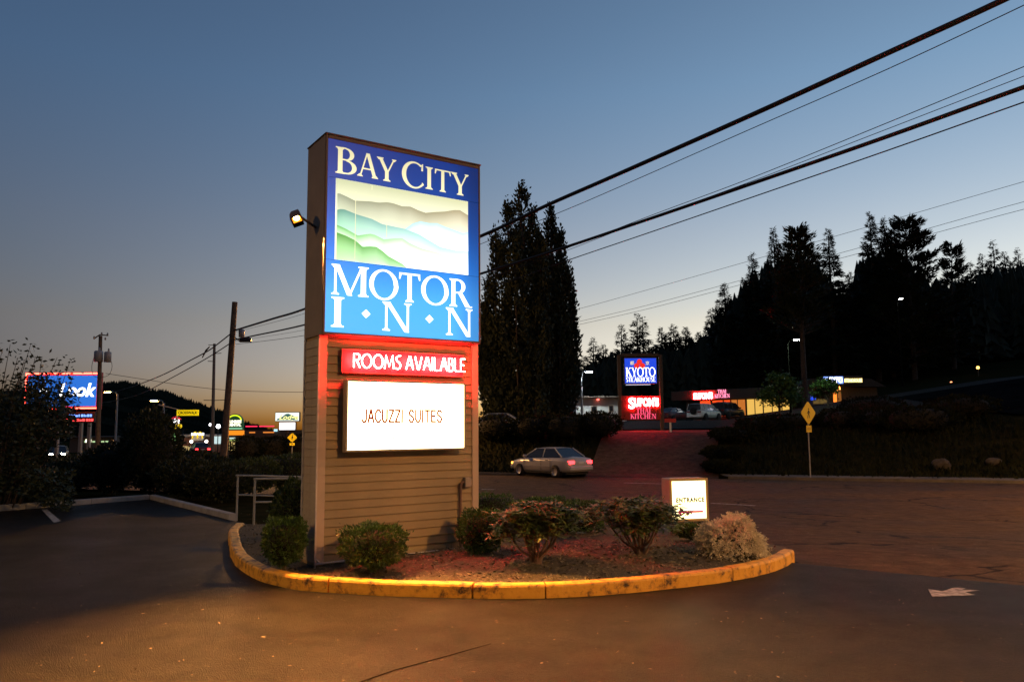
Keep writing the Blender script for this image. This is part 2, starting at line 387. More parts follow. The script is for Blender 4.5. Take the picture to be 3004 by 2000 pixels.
def strip_sheet(name, fn, us, vs_, m, dz):
    """fn(u, v) -> plan point; laid on the terrain"""
    P = [];
    for v in vs_:
        for u in us:
            x, y = fn(u, v); P.append((x, y, G(x, y) + dz))
    n = len(us); fs = [[j * n + i, j * n + i + 1, (j + 1) * n + i + 1, (j + 1) * n + i] for j in range(len(vs_) - 1) for i in range(n - 1)]
    return tag(mesh_obj(name, P, fs, m, smooth_=True), kind='structure')
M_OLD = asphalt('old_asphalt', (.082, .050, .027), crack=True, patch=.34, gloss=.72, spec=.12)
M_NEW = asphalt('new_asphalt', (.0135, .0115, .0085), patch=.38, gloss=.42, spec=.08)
# street, running away to the left, and the worn entrance apron that joins it to the motel lot
us = axis_pts([(-150, -60, 6), (-60, 60, 1.2), (60, 150, 6)])
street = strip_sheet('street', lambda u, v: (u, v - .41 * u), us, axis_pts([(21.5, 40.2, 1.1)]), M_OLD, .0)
def apron_fn(u, v):
    # v 0: joint with the new asphalt, v 1: edge of the street
    x0, y0 = 2.9 + (u * 34), 10.9 - .78 * (u * 34) if u < .12 else 10.9 - .78 * 4.08 - .30 * (u * 34 - 4.08)
    x1 = .2 + u * 46; y1 = 21.5 - .41 * x1
    return x0 + (x1 - x0) * v, y0 + (y1 - y0) * v
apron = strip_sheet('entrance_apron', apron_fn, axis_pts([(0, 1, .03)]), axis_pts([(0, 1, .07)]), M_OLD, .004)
# motel car park (new asphalt): everything near the camera, out to the grey kerbs on the left
LK = [on_z(-260, 1500, .12), on_z(0, 1484, .12), on_z(440, 1451, .12), on_z(672, 1507, .12)]
LK = [Vector((p.x, p.y, 0)) for p in LK]
lot_poly = [(-30, -6), (-30, LK[0].y + 1.2), (LK[0].x - 2, LK[0].y + .3), (LK[1].x, LK[1].y), (LK[2].x, LK[2].y), (LK[3].x, LK[3].y), (-4.3, 14.2), (-3.4, 12.0), (3.0, 11.0), (3.6, 10.35), (5.3, 9.0), (6.98, 7.72), (14, 5.6), (30, .8), (30, -6)]
lot = tag(mesh_obj('car_park', [(x, y, .008) for x, y in lot_poly], [list(range(len(lot_poly)))], M_NEW), kind='structure')

# far kerb of the street and the raised restaurant car park
M_CONC = mat('kerb_concrete', (.34, .33, .30), .85, var=.25, scale=3, bump=.4, bscale=30)
M_CONC_D = mat('old_kerb_concrete', (.09, .08, .07), .9, var=.3, scale=2)
def kerb_run(name, pts, w, h, m, parent=None, dz=0.0, r=.025):
    """kerb with rounded top edge along plan points (x, y, z)"""
    prof = [(0, -.15), (0, h - r), (r * .3, h - r * .3), (r, h), (w - r, h), (w - r * .3, h - r * .3), (w, h - r), (w, -.15)]
    vs = []; n = len(prof)
    for i, p in enumerate(pts):
        p = Vector(p); a = Vector(pts[max(0, i - 1)]); b = Vector(pts[min(len(pts) - 1, i + 1)]); t = (b - a); t.z = 0; t.normalize()
        nrm = Vector((-t.y, t.x, 0))
        for o_, z in prof: vs.append(p + nrm * o_ + Vector((0, 0, z + dz)))
    fs = [[i * n + k, i * n + k + 1, (i + 1) * n + k + 1, (i + 1) * n + k] for i in range(len(pts) - 1) for k in range(n - 1)]
    fs += [list(range(n)), [(len(pts) - 1) * n + k for k in range(n)][::-1]]
    mb = MB(); mb.add(vs, fs); return mb.build(name, m, parent)
def far_pts(x0, x1, s, st=2.0): return [(x, s - .41 * x, G(x, s - .41 * x)) for x in axis_pts([(x0, x1, st)])]
fk = kerb_run('far_kerb', far_pts(-70, 3.2, 40.2), .16, .13, M_CONC_D); tag(fk, kind='structure')
fk2 = kerb_run('far_kerb_east', far_pts(9.8, 60, 40.2), .16, .13, M_CONC_D); tag(fk2, kind='structure')
side_walk = strip_sheet('pavement', lambda u, v: (u, v - .41 * u), axis_pts([(9.8, 60, 1.5)]), [40.36, 41.0, 41.7], mat('pavement_concrete', (.09, .082, .07), .9, var=.3, scale=.8), .11)
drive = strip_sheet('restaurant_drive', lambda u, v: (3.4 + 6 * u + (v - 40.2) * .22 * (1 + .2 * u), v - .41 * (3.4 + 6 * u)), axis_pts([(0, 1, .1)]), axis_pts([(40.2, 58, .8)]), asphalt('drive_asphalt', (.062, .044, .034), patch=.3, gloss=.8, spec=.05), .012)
rlot = strip_sheet('restaurant_car_park', lambda u, v: (-4 + u * 50, v - .20 * (u * 50)), axis_pts([(0, 1, .04)]), axis_pts([(60, 86, 1.0)]), asphalt('restaurant_asphalt', (.022, .022, .020), patch=.3, gloss=.8, spec=.05), .03)
hill_road = strip_sheet('hill_road', lambda u, v: (27 + 5 * v + u * 12, 42 + v * 26 - 3 * u), axis_pts([(0, 1, .1)]), axis_pts([(0, 1, .04)]), asphalt('hill_asphalt', (.008, .009, .010), patch=.3, gloss=.9, spec=0), .04)

# lane lines and the direction arrow
M_PAINT = mat('road_paint', (.07, .058, .046), .7, col2=(.55, .52, .48), scale=13)
def paint(name, poly, label=None):
    o = mesh_obj(name, [(x, y, G(x, y) + .016) for x, y in poly], [list(range(len(poly)))], M_PAINT)
    return tag(o, kind='structure')
def line_px(name, pts, w=.11, dash=None):
    vs = []; P = [on_z(px, py, -.45) for px, py in pts]
    vs = []
    for i, p in enumerate(P):
        a, b = P[max(0, i - 1)], P[min(len(P) - 1, i + 1)]; t = (b - a).normalized(); n = Vector((-t.y, t.x, 0)) * w
        for s_ in (-1, 1):
            q = p + n * s_; vs.append((q.x, q.y, G(q.x, q.y) + .016))
    tag(mesh_obj(name, vs, [[2 * i, 2 * i + 1, 2 * i + 3, 2 * i + 2] for i in range(len(P) - 1)], M_PAINT), kind='structure')
line_px('lane_line', [(1820, 1452), (1900, 1454), (1985, 1459)]); line_px('lane_line', [(1845, 1466), (1905, 1469), (1940, 1471)])
line_px('lane_line', [(2085, 1462), (2145, 1465), (2215, 1469)], .07); line_px('lane_line', [(1830, 1406), (1950, 1409)], .09)
line_px('lane_line', [(1412, 1424), (1450, 1425)], .09)
def lot_mark(name, px):
    return tag(mesh_obj(name, [(*on_z(x, y, .014).xy, .014) for x, y in px], [list(range(len(px)))], M_PAINT), kind='structure')
lot_mark('direction_arrow', [(2722, 1726), (2764, 1733), (2800, 1722), (2833, 1724), (2824, 1728), (2875, 1730), (2830, 1736), (2862, 1744), (2735, 1749)])
tag(mesh_obj('asphalt_seam', [(*on_z(x, y, .011).xy, .011) for x, y in ((960, 2030), (1160, 1962), (1300, 1925), (1440, 1886), (1441, 1887.2), (1301, 1926.8), (1162, 1964), (964, 2034))], [[0, 1, 6, 7], [1, 2, 5, 6], [2, 3, 4, 5]], mat('tar_seam', (.012, .009, .007), 1.0, spec=0.0)), kind='structure')
lot_mark('parking_stripe', [(122, 1494), (138, 1493), (178, 1527), (158, 1532)])

# ================================================================== ISLAND
ISL = [(690, 1560), (672, 1580), (672, 1605), (676, 1632), (700, 1668), (760, 1705), (850, 1728), (925, 1737), (1000, 1742), (1100, 1748), (1200, 1752), (1385, 1757), (1490, 1758), (1600, 1757), (1700, 1752), (1800, 1745), (1900, 1736), (2000, 1725), (2080, 1716), (2150, 1705), (2210, 1694), (2262, 1680), (2300, 1666), (2330, 1648)]
IP = [on_z(x, y, 0) for x, y in ISL]
def spline(P, n=5):
    out = []
    for i in range(len(P) - 1):
        p0, p1, p2, p3 = P[max(0, i - 1)], P[i], P[i + 1], P[min(len(P) - 1, i + 2)]
        for k in range(n):
            t = k / n
            out.append(0.5 * ((2 * p1) + (p2 - p0) * t + (2 * p0 - 5 * p1 + 4 * p2 - p3) * t * t + (3 * p1 - p0 - 3 * p2 + p3) * t ** 3))
    return out + [P[-1]]
KP = spline(IP, 4)
M_KERB = bpy.data.materials.new('yellow_kerb_paint')
def kerb_material(m):
    N, L = nodes_of(m); b = N['Principled BSDF']; tc = N.new('ShaderNodeTexCoord')
    n1 = N.new('ShaderNodeTexNoise'); n1.inputs['Scale'].default_value = 7; n1.inputs['Detail'].default_value = 10; n1.inputs['Roughness'].default_value = .7; L.new(tc.outputs['Object'], n1.inputs['Vector'])
    cr = N.new('ShaderNodeValToRGB'); e = cr.color_ramp.elements
    e[0].position = .36; e[0].color = (.07, .045, .020, 1); e[1].position = .43; e[1].color = (.46, .22, .028, 1)
    e.new(.50).color = (.74, .37, .032, 1); e.new(.66).color = (.80, .43, .045, 1); e.new(.72).color = (.26, .19, .10, 1)
    L.new(n1.outputs['Fac'], cr.inputs[0]); L.new(cr.outputs[0], b.inputs['Base Color']); b.inputs['Roughness'].default_value = .6
    nb = N.new('ShaderNodeTexNoise'); nb.inputs['Scale'].default_value = 38; nb.inputs['Detail'].default_value = 6; L.new(tc.outputs['Object'], nb.inputs['Vector'])
    bp = N.new('ShaderNodeBump'); bp.inputs['Strength'].default_value = .5; bp.inputs['Distance'].default_value = .012; L.new(nb.outputs['Fac'], bp.inputs['Height']); L.new(bp.outputs[0], b.inputs['Normal'])
kerb_material(M_KERB)
kroot = empty('island_kerb', (0, 0, 0), 0, 'worn yellow painted kerb curving round the planted island', 'kerb')
cuts = [0, 14, 30, 44, 52, 66, 76, len(KP) - 1]
for a, b in zip(cuts[:-1], cuts[1:]):
    seg = []
    for i in range(a, b + 1):
        p = KP[i].copy(); t = (i - a) / (b - a)
        d = (KP[min(len(KP) - 1, i + 1)] - KP[max(0, i - 1)]).normalized()
        if i == a and a: p += d * .006
        if i == b and b < len(KP) - 1: p -= d * .006
        p.x += random.uniform(-.009, .009); p.y += random.uniform(-.009, .009)
        end = 1 - .35 * smooth(len(KP) - 6, len(KP) - 1, i)
        seg.append(Vector((p.x, p.y, .0)))
    kerb_run('kerb_block', seg, .155, .155 + random.uniform(-.004, .004), M_KERB, kroot, 0, .03)
# planting bed
inner = [p + Vector((0, .07, 0)) for p in KP[::2]]
back = [Vector((3.7, 10.9, 0)), Vector((3.2, 12.4, 0)), Vector((2.2, 14.0, 0)), Vector((.6, 15.2, 0)), Vector((-1.2, 15.6, 0)), Vector((-3.0, 15.0, 0)), Vector((-3.9, 14.0, 0))]
outl = inner + back; cen = Vector((-.1, 11.3, 0)); rings = 14; vs = []; nO = len(outl)
def mound(x, y, k): return .125 + .075 * smooth(0, .5, 1 - k) + .012 * math.sin(x * 7.1 + 1) * math.sin(y * 6.3) + .008 * math.sin(x * 17) * math.sin(y * 15 + 2)
for j in range(rings):
    k = 1 - j / rings
    for p in outl:
        q = cen + (p - cen) * k; vs.append((q.x, q.y, mound(q.x, q.y, k)))
vs.append((cen.x, cen.y, .2))
fs = [[j * nO + i, j * nO + (i + 1) % nO, (j + 1) * nO + (i + 1) % nO, (j + 1) * nO + i] for j in range(rings - 1) for i in range(nO)]
fs += [[(rings - 1) * nO + i, (rings - 1) * nO + (i + 1) % nO, rings * nO] for i in range(nO)]
M_MULCH = mat('bark_mulch', (.040, .034, .018), .95, col2=(.105, .086, .044), scale=30, bump=1.0, bscale=55)
bed = tag(mesh_obj('planting_bed', vs, fs, M_MULCH, smooth_=True), kind='structure')
def bedz(x, y): return .19
nC = 11000
ang = RNG.uniform(0, 1, (nC, 2)); ii = RNG.integers(0, nO, nC); kk = np.sqrt(RNG.uniform(.03, .94, nC))
Cc = []
for i, k in zip(ii, kk):
    t = RNG.uniform(); p = outl[i].lerp(outl[(i + 1) % nO], t); q = cen + (p - cen) * k; Cc.append((q.x, q.y, mound(q.x, q.y, k) + .002))
D = rdir(nC); D[:, 2] *= .25; Nn = rdir(nC) * .9; Nn[:, 2] = 1
chips = leaf_mesh('mulch_chips', Cc, D, Nn, RNG.uniform(.02, .085, nC), RNG.uniform(.010, .032, nC), mat('mulch_chip', (.038, .031, .017), .9, col2=(.25, .21, .125), scale=11)); tag(chips, 'scattered bark chips and dry leaves on the island soil', 'mulch', kind='stuff')
# grey kerbs of the left car park
for nm, a, b, lb in (('car_park_kerb', LK[0], LK[2], 'long grey concrete kerb along the back of the left car park'), ('car_park_kerb', LK[2], LK[3], 'short grey concrete kerb running in beside the handrails')):
    n = 7; pts = [a.lerp(b, i / n) for i in range(n + 1)]
    r_ = empty(nm, (0, 0, 0), 0, lb, 'kerb')
    for i in range(n):
        d = (pts[i + 1] - pts[i]).normalized() * .006
        kerb_run('kerb_block', [pts[i] + d, pts[i + 1] - d], .15, .125, M_CONC, r_)

# ================================================================== MAIN SIGN
YAW = .5922
SR = empty('motel_sign', (-2.2941, 9.4175, .18), YAW, 'tall lit roadside motel sign with blue cabinet, neon tray and white message board', 'sign')
M_CAB = mat('brown_cabinet_metal', (.09, .065, .055), .6, var=.15, scale=3)
M_SIDE = mat('tan_siding_paint', (.31, .228, .112), .62, var=.20, scale=1.4, bump=.12, bscale=60)
M_TRIM = mat('cream_trim_paint', (.48, .37, .27), .6, var=.08, scale=2)
CW, CD, CZ0, CZ1 = 2.25, .657, 2.727, 5.238
mb = MB()                       # cabinet shell: back, sides, top, bottom, lip frame
mb.bbox(0, .03, .0, .03, CZ0, CZ1, .006); mb.bbox(CW - .03, CW, .0, CD, CZ0, CZ1, .006)
mb.bbox(.031, CW - .031, .0, CD - .002, CZ1 - .045, CZ1 - .001, .006); mb.bbox(.031, CW - .031, .0, CD - .002, CZ0 + .001, CZ0 + .03, .006)
mb.box(.03, CW - .03, CD - .05, CD - .03, CZ0 + .03, CZ1 - .045)
cab = mb.build('upper_cabinet', M_CAB, SR)
MB().bbox(0, .03, .0305, CD, CZ0, CZ1, .004).build('side_panel', mat('brightened_side_metal', (.24, .20, .155), .65, var=.12, scale=2), cab)  # paler than the rest of the cabinet: side light put into its colour
mb = MB(); mb.bbox(-.012, CW + .012, -.012, CD + .012, CZ1 + .0015, CZ1 + .022, .006); mb.build('cap_flashing', M_CAB, cab)

def panel_material(name, col, za, zb, sa, sb, edge=True):
    """backlit acrylic: tubes sit low in the cabinet, so the panel glows more strongly towards its foot"""
    m = bpy.data.materials.new(name); N, L = nodes_of(m); b = N['Principled BSDF']
    b.inputs['Base Color'].default_value = (*[c * .03 for c in col], 1); b.inputs['Roughness'].default_value = .35; b.inputs['Specular IOR Level'].default_value = .2
    tc = N.new('ShaderNodeTexCoord'); sp = N.new('ShaderNodeSeparateXYZ'); L.new(tc.outputs['Object'], sp.inputs[0])
    mr = N.new('ShaderNodeMapRange'); mr.interpolation_type = 'SMOOTHSTEP'; mr.inputs[1].default_value = za; mr.inputs[2].default_value = zb; mr.inputs[3].default_value = sa; mr.inputs[4].default_value = sb
    L.new(sp.outputs['Z'], mr.inputs[0])
    mx = N.new('ShaderNodeMapRange'); mx.interpolation_type = 'SMOOTHSTEP'; mx.inputs[1].default_value = 2.22; mx.inputs[2].default_value = 1.75; mx.inputs[3].default_value = .55; mx.inputs[4].default_value = 1
    L.new(sp.outputs['X'], mx.inputs[0])
    mul = N.new('ShaderNodeMath'); mul.operation = 'MULTIPLY'; L.new(mr.outputs[0], mul.inputs[0])
    if edge: L.new(mx.outputs[0], mul.inputs[1])
    else: mul.inputs[1].default_value = 1
    b.inputs['Emission Color'].default_value = (*col, 1); L.new(mul.outputs[0], b.inputs['Emission Strength'])
    return m
M_BLUE = panel_material('blue_backlit_acrylic', (.022, .24, 1.0), 2.75, 5.2, 1.0, .30)
M_BLUE_N = M_BLUE.node_tree                                  # lower half paler: more light washes the blue out
N, L = nodes_of(M_BLUE); tcn = N.new('ShaderNodeTexCoord'); spn = N.new('ShaderNodeSeparateXYZ'); L.new(tcn.outputs['Object'], spn.inputs[0])
crn = N.new('ShaderNodeValToRGB'); mrn = N.new('ShaderNodeMapRange'); mrn.inputs[1].default_value = 2.75; mrn.inputs[2].default_value = 5.2; L.new(spn.outputs['Z'], mrn.inputs[0]); L.new(mrn.outputs[0], crn.inputs[0])
e = crn.color_ramp.elements; e[0].position = 0; e[0].color = (.11, .56, 1.3, 1); e[1].position = 1; e[1].color = (.008, .12, .85, 1)
e.new(.2).color = (.10, .58, 1.5, 1); e.new(.4).color = (.035, .36, 1.35, 1); e.new(.62).color = (.018, .21, 1.05, 1)
L.new(crn.outputs[0], N['Principled BSDF'].inputs['Emission Color'])
ZP = [CZ0 + .030, 3.655, 4.70, CZ1 - .045]
PY = .004
for a, b in zip(ZP[:-1], ZP[1:]):
    MB().box(.031, CW - .031, PY, PY + .006, a + .0025, b - .0025).build('acrylic_panel', M_BLUE, cab)
M_CREAM = panel_material('cream_backlit_letters', (1.0, .92, .55), 4.7, 5.2, 1.15, .80, False)
M_WHITE = glow('white_backlit_letters', (1.0, 1.0, .97), 2.2)
h1, h2 = .345, .305
serif_place('letter', [('B', .127, .406, 4.762, .342), ('A', .417, .703, 4.776, .31), ('Y', .684, .958, 4.772, .305),
    ('C', 1.039, 1.36, 4.748, .352), ('I', 1.39, 1.50, 4.769, .305), ('T', 1.529, 1.776, 4.765, .305), ('Y', 1.781, 2.059, 4.765, .306)], M_CREAM, cab, PY - .001)
serif_place('letter', [('M', .101, .590, 3.226, .378), ('O', .597, 1.0, 3.216, .38), ('T', 1.012, 1.318, 3.214, .378), ('O', 1.331, 1.742, 3.21, .382), ('R', 1.760, 2.108, 3.212, .376),
    ('I', .106, .27, 2.824, .372), ('*', .503, .620, 2.82, .37), ('N', .784, 1.193, 2.822, .37), ('*', 1.398, 1.516, 2.818, .37), ('N', 1.703, 2.116, 2.82, .37)], M_WHITE, cab, PY - .001)
# landscape print: layered hills, each ridge fading into mist at its foot
M_PIC = bpy.data.materials.new('landscape_print')
N, L = nodes_of(M_PIC); b = N['Principled BSDF']; va = N.new('ShaderNodeVertexColor'); va.layer_name = 'print'
b.inputs['Base Color'].default_value = (.02, .02, .02, 1); b.inputs['Roughness'].default_value = .35; b.inputs['Specular IOR Level'].default_value = .2
L.new(va.outputs[0], b.inputs['Emission Color']); b.inputs['Emission Strength'].default_value = 1.3
PX0, PX1, PZ0, PZ1 = .137, 2.050, 3.662, 4.694
def lerp3(a, b, t): return tuple(a[i] + (b[i] - a[i]) * t for i in range(3))
def print_layer(ridge, ctop, cbot, fade, y, parent, right=None, cbot_r=None):
    xs = [PX0 + (PX1 - PX0) * i / 90 for i in range(91)]
    rx = [p[0] for p in ridge]; rz = [p[1] for p in ridge]
    x_lo, x_hi = max(PX0, rx[0]), min(PX1, rx[-1]); vs = []; cs = []; cols_ = 0
    for x in xs:
        if x < x_lo - 1e-6 or x > x_hi + 1e-6: continue
        z = float(np.interp(x, rx, rz)); t_ = (x - PX0) / (PX1 - PX0)
        ct = lerp3(ctop, right or ctop, t_); cb = lerp3(cbot, cbot_r or cbot, t_)
        for f in (0, .35, .7, 1.0, None):
            zz = max(PZ0, z - fade * 1.25 * f) if f is not None else PZ0
            vs.append((x, y, zz)); k = 1 if f is None else f
            cs.append((*lerp3(ct, cb, k ** .8), 1))
        cols_ += 1
    fs = [[i * 5 + k, i * 5 + k + 1, (i + 1) * 5 + k + 1, (i + 1) * 5 + k] for i in range(cols_ - 1) for k in range(4)]
    o = mesh_obj('print_layer', vs, fs, M_PIC, parent)
    at_ = o.data.color_attributes.new('print', 'FLOAT_COLOR', 'POINT'); at_.data.foreach_set('color', [c for q in cs for c in q])
pic = MB().box(PX0, PX1, PY - .0022, PY - .0008, PZ0, PZ1).build('landscape_picture', M_WHITE, cab)
S1 = (1.6, 1.7, 1.6)
print_layer([(PX0, PZ1 - .001), (PX1, PZ1 - .001)], (.50, .55, .34), (.98, .98, .68), .34, PY - .0030, pic, (.62, .62, .36), (1.0, 1.0, .78))
print_layer([(0.138, 4.495), (0.188, 4.505), (0.28, 4.48), (0.391, 4.444), (0.597, 4.467), (0.723, 4.471), (0.83, 4.493), (0.916, 4.493), (1.047, 4.472), (1.168, 4.487), (1.291, 4.452), (1.393, 4.436), (1.519, 4.466), (1.682, 4.497), (1.824, 4.539), (1.92, 4.552), (2.05, 4.50)], (.26, .31, .22), (.85, .92, .66), .30, PY - .0038, pic, (.40, .33, .19), (1.1, 1.05, .80))
print_layer([(1.071, 4.16), (1.203, 4.264), (1.315, 4.311), (1.451, 4.305), (1.566, 4.32), (1.706, 4.287), (1.801, 4.27), (1.968, 4.238), (2.05, 4.266)], (.34, .66, .80), (1.3, 1.5, 1.5), .22, PY - .0046, pic, (.55, .80, .80), S1)
print_layer([(0.14, 4.282), (0.2, 4.305), (0.251, 4.31), (0.434, 4.267), (0.621, 4.241), (0.769, 4.193), (1.071, 4.178), (1.293, 4.133), (1.406, 4.086), (1.613, 4.002), (1.848, 3.981), (2.05, 3.992)], (.07, .27, .22), (.50, .95, .66), .26, PY - .0054, pic, (.62, 1.0, .95), S1)
print_layer([(0.14, 4.105), (0.276, 4.065), (0.438, 3.999), (0.52, 4.023), (0.603, 4.044), (0.665, 4.039), (0.792, 3.996), (0.942, 4.029), (1.05, 4.046), (1.161, 3.993), (1.339, 3.944), (1.567, 3.92), (1.754, 3.858)], (.10, .42, .10), (1.0, 1.5, .95), .15, PY - .0062, pic, (.9, 1.4, .8), S1)
print_layer([(0.14, 4.008), (0.277, 3.977), (0.399, 3.935), (0.45, 3.90), (0.502, 3.864), (0.6, 3.882), (0.688, 3.887), (0.773, 3.844), (0.858, 3.785), (1.053, 3.707), (1.12, 3.664)], (.05, .30, .045), (.55, 1.0, .45), .26, PY - .0070, pic, (.45, .95, .35), S1)

for sx_, sz0, sz1 in ((.40, 3.70, 4.56), (.83, 4.03, 4.20), (.62, 4.62, 4.68)):
    MB().box(sx_ - .004, sx_ + .004, PY - .0082, PY - .0078, sz0, sz1).build('scratch', glow('scratch_light', (1.0, 1.0, .62), 1.0), pic)
# lower body: corner boards, lap siding, end walls
BY = .118; BW = 2.27; BZ = CZ0 - .002
T0, T1 = .105, BW - .10
body = MB().box(.02, BW - .02, BY + .02, CD - .03, -.1, BZ).build('body_core', M_SIDE, SR)
MB().bbox(.0, T0, BY - .018, BY + .03, -.02, BZ - .001, .004).build('corner_board', M_TRIM, SR)
MB().bbox(T1, BW, BY - .018, BY + .03, -.02, BZ - .001, .004).build('corner_board', M_TRIM, SR)
expo = .1035; k = 0; z = .0
board_me = None
mbb = MB(); z0b, z1b = 0, .118
mbb.prism([(BY - .014, 0), (BY + .004, .0985), (BY + .019, .0985), (BY + .019, 0)], T0 + .002, T1 - .002, 'x')
bo = mbb.build('siding_board', M_SIDE, SR, (0, 0, 0)); board_me = bo.data
while z + .118 + expo < BZ:
    z += expo; o = bpy.data.objects.new('siding_board', board_me); COL.objects.link(o); o.parent = SR; o.location = (0, random.uniform(-.0006, .0006), z)
mbs = MB(); mbs.prism([(.004, 0), (.010, .0985), (.02, .0985), (.02, 0)], BY + .032, CD - .06, 'y')
me_end = mbs.build('end_siding_board', mat('brightened_end_paint', (.38, .33, .23), .7, var=.12), SR); z = 0  # end boards lightened, light from the left put into their colour
while z + .118 + expo < BZ:
    z += expo; o = bpy.data.objects.new('end_siding_board', me_end.data); COL.objects.link(o); o.parent = SR; o.location = (0, 0, z)
MB().bbox(-.004, .05, CD - .058, CD - .01, -.02, BZ - .003, .004).build('corner_board', mat('grey_trim_paint', (.4, .38, .34), .6), SR)
# neon tray
TX0, TX1, TZ0, TZ1 = .272, 1.990, 2.275, 2.559
M_TRAY = mat('neon_tray_paint', (.34, .010, .030), .55, var=.05)
M_TRAY_OUT = mat('neon_tray_outside', (.14, .10, .075), .6)
tray = MB().box(TX0, TX1, .047, .097, TZ0 - .005, TZ1 + .005).build('neon_tray', M_TRAY, SR)
mb = MB(); mb.box(TX0, TX1, .034, .0468, TZ0 - .006, TZ0 + .004); mb.box(TX0, TX1, .034, .0468, TZ1 - .004, TZ1 + .006); mb.box(TX0 - .008, TX0 - .0002, .032, .0968, TZ0 - .006, TZ1 + .006); mb.box(TX1 + .0002, TX1 + .008, .032, .0968, TZ0 - .006, TZ1 + .006)
mb.build('tray_rim', M_TRAY_OUT, tray)
M_NEON = glow('red_neon_tube', (1.0, .018, .016), 780.0)
NEON = {'R': [[(0, 0), (0, 1), (.28, 1), (.42, .9), (.42, .66), (.28, .55), (.02, .55)], [(.2, .55), (.46, 0)]],
        'O': [[(.37 + .37 * math.cos(a), .5 + .5 * math.sin(a)) for a in [math.pi * 2 * i / 20 for i in range(21)]]],
        'M': [[(0, 0), (.1, 1), (.36, .15), (.62, 1), (.72, 0)]],
        'S': [[(.4, 1.02), (.22, .98), (.05, .84), (.1, .62), (.3, .48), (.4, .3), (.34, .08), (.18, 0), (0, .05)]],
        'A': [[(0, 0), (.26, 1), (.34, 1), (.56, 0)], [(.1, .36), (.46, .36)]], 'V': [[(0, 1), (.24, 0), (.3, 0), (.54, 1)]], 'I': [[(0, 0), (0, 1)]],
        'L': [[(0, 1), (0, .08), (.08, 0), (.36, 0)]], 'B': [[(0, 0), (0, 1), (.22, 1), (.32, .86), (.3, .62), (.18, .53), (.02, .53)], [(.18, .53), (.36, .38), (.34, .1), (.22, 0), (0, 0)]],
        'E': [[(.36, 1), (0, 1), (0, 0), (.36, 0)], [(0, .5), (.26, .5)]]}
NW = {'R': .46, 'O': .74, 'M': .72, 'S': .42, 'A': .56, 'V': .54, 'I': .02, 'L': .36, 'B': .36, 'E': .36}
def neon_word(word, x0, x1, z0, h):
    gap = .15; tot = sum(NW[c] for c in word) + gap * (len(word) - 1); k = (x1 - x0) / tot; x = x0
    for ch in word:
        mbn = MB()
        for pl in NEON[ch]:
            pts = [Vector((x + a * k, -.035, z0 + bb * h)) for a, bb in pl]
            if ch in 'AMVE': pass
            mbn.tube(pts, .0078, 6)
        ml = mbn.build('neon_letter', M_NEON, tray)
        if True:
            q0 = NEON[ch][0][0]; MB().tube([(x + q0[0] * k, -.033, z0 + q0[1] * h), (x + q0[0] * k, .0468, z0 + q0[1] * h)], .006, 5).build('glass_standoff', M_TRAY_OUT, ml)
        x += (NW[ch] + gap) * k
neon_word('ROOMS', .395, 1.03, 2.335, .168); neon_word('AVAILABLE', 1.105, 1.978, 2.335, .168)
# white message board
WX0, WX1, WZ0, WZ1 = .300, 1.978, 1.305, 2.182
M_FRAME = mat('message_board_frame', (.30, .24, .17), .55)
wbb = MB(); wbb.box(WX0, WX1, .03, .100, WZ0, WZ1); wb = wbb.build('message_board', M_FRAME, SR, (0, -.05, 0)); MB().box(WX0 + .02, WX1 - .02, .0998, .156, WZ0 + .02, WZ1 - .02).build('mounting_block', M_FRAME, wb)
mb = MB(); f = .022
mb.bbox(WX0 - .004, WX1 + .004, -.004, .0995, WZ1 - f, WZ1 + .004, .004); mb.bbox(WX0 - .004, WX1 + .004, -.004, .0995, WZ0 - .004, WZ0 + f, .004)
mb.bbox(WX0 - .004, WX0 + f, -.003, .099, WZ0 + f + .001, WZ1 - f - .001, .004); mb.bbox(WX1 - f, WX1 + .004, -.003, .099, WZ0 + f + .001, WZ1 - f - .001, .004)
mb.build('frame', M_FRAME, wb)
M_LIT = glow('lit_white_message_face', (1.0, .80, .42), 9.0)
MB().box(WX0 + f + .001, WX1 - f - .001, .010, .0298, WZ0 + f + .001, WZ1 - f - .001).build('lit_face', M_LIT, wb)
M_RED = glow('red_changeable_letters', (.50, .030, .004), .6)
BLK = {'J': [[(.62, 1), (.62, .22), (.48, .02), (.2, .02), (.02, .2)]], 'A': [[(0, 0), (.36, 1), (.42, 1), (.78, 0)], [(.15, .33), (.63, .33)]], 'C': [[(.72, .8), (.55, .98), (.25, .98), (.03, .75), (.03, .25), (.25, .02), (.55, .02), (.72, .2)]],
       'U': [[(.04, 1), (.04, .24), (.22, .02), (.5, .02), (.68, .24), (.68, 1)]], 'Z': [[(.02, .98), (.66, .98), (.02, .03), (.68, .03)]], 'I': [[(.06, 0), (.06, 1)]],
       'S': [[(.62, .82), (.46, .98), (.18, .98), (.05, .80), (.1, .60), (.55, .42), (.64, .22), (.5, .02), (.18, .02), (.02, .18)]], 'T': [[(0, .98), (.68, .98)], [(.34, .98), (.34, 0)]], 'E': [[(.6, .98), (.05, .98), (.05, .03), (.62, .03)], [(.05, .52), (.52, .52)]]}
BWD = {'J': .64, 'A': .78, 'C': .72, 'U': .72, 'Z': .68, 'I': .12, 'S': .66, 'T': .68, 'E': .62}
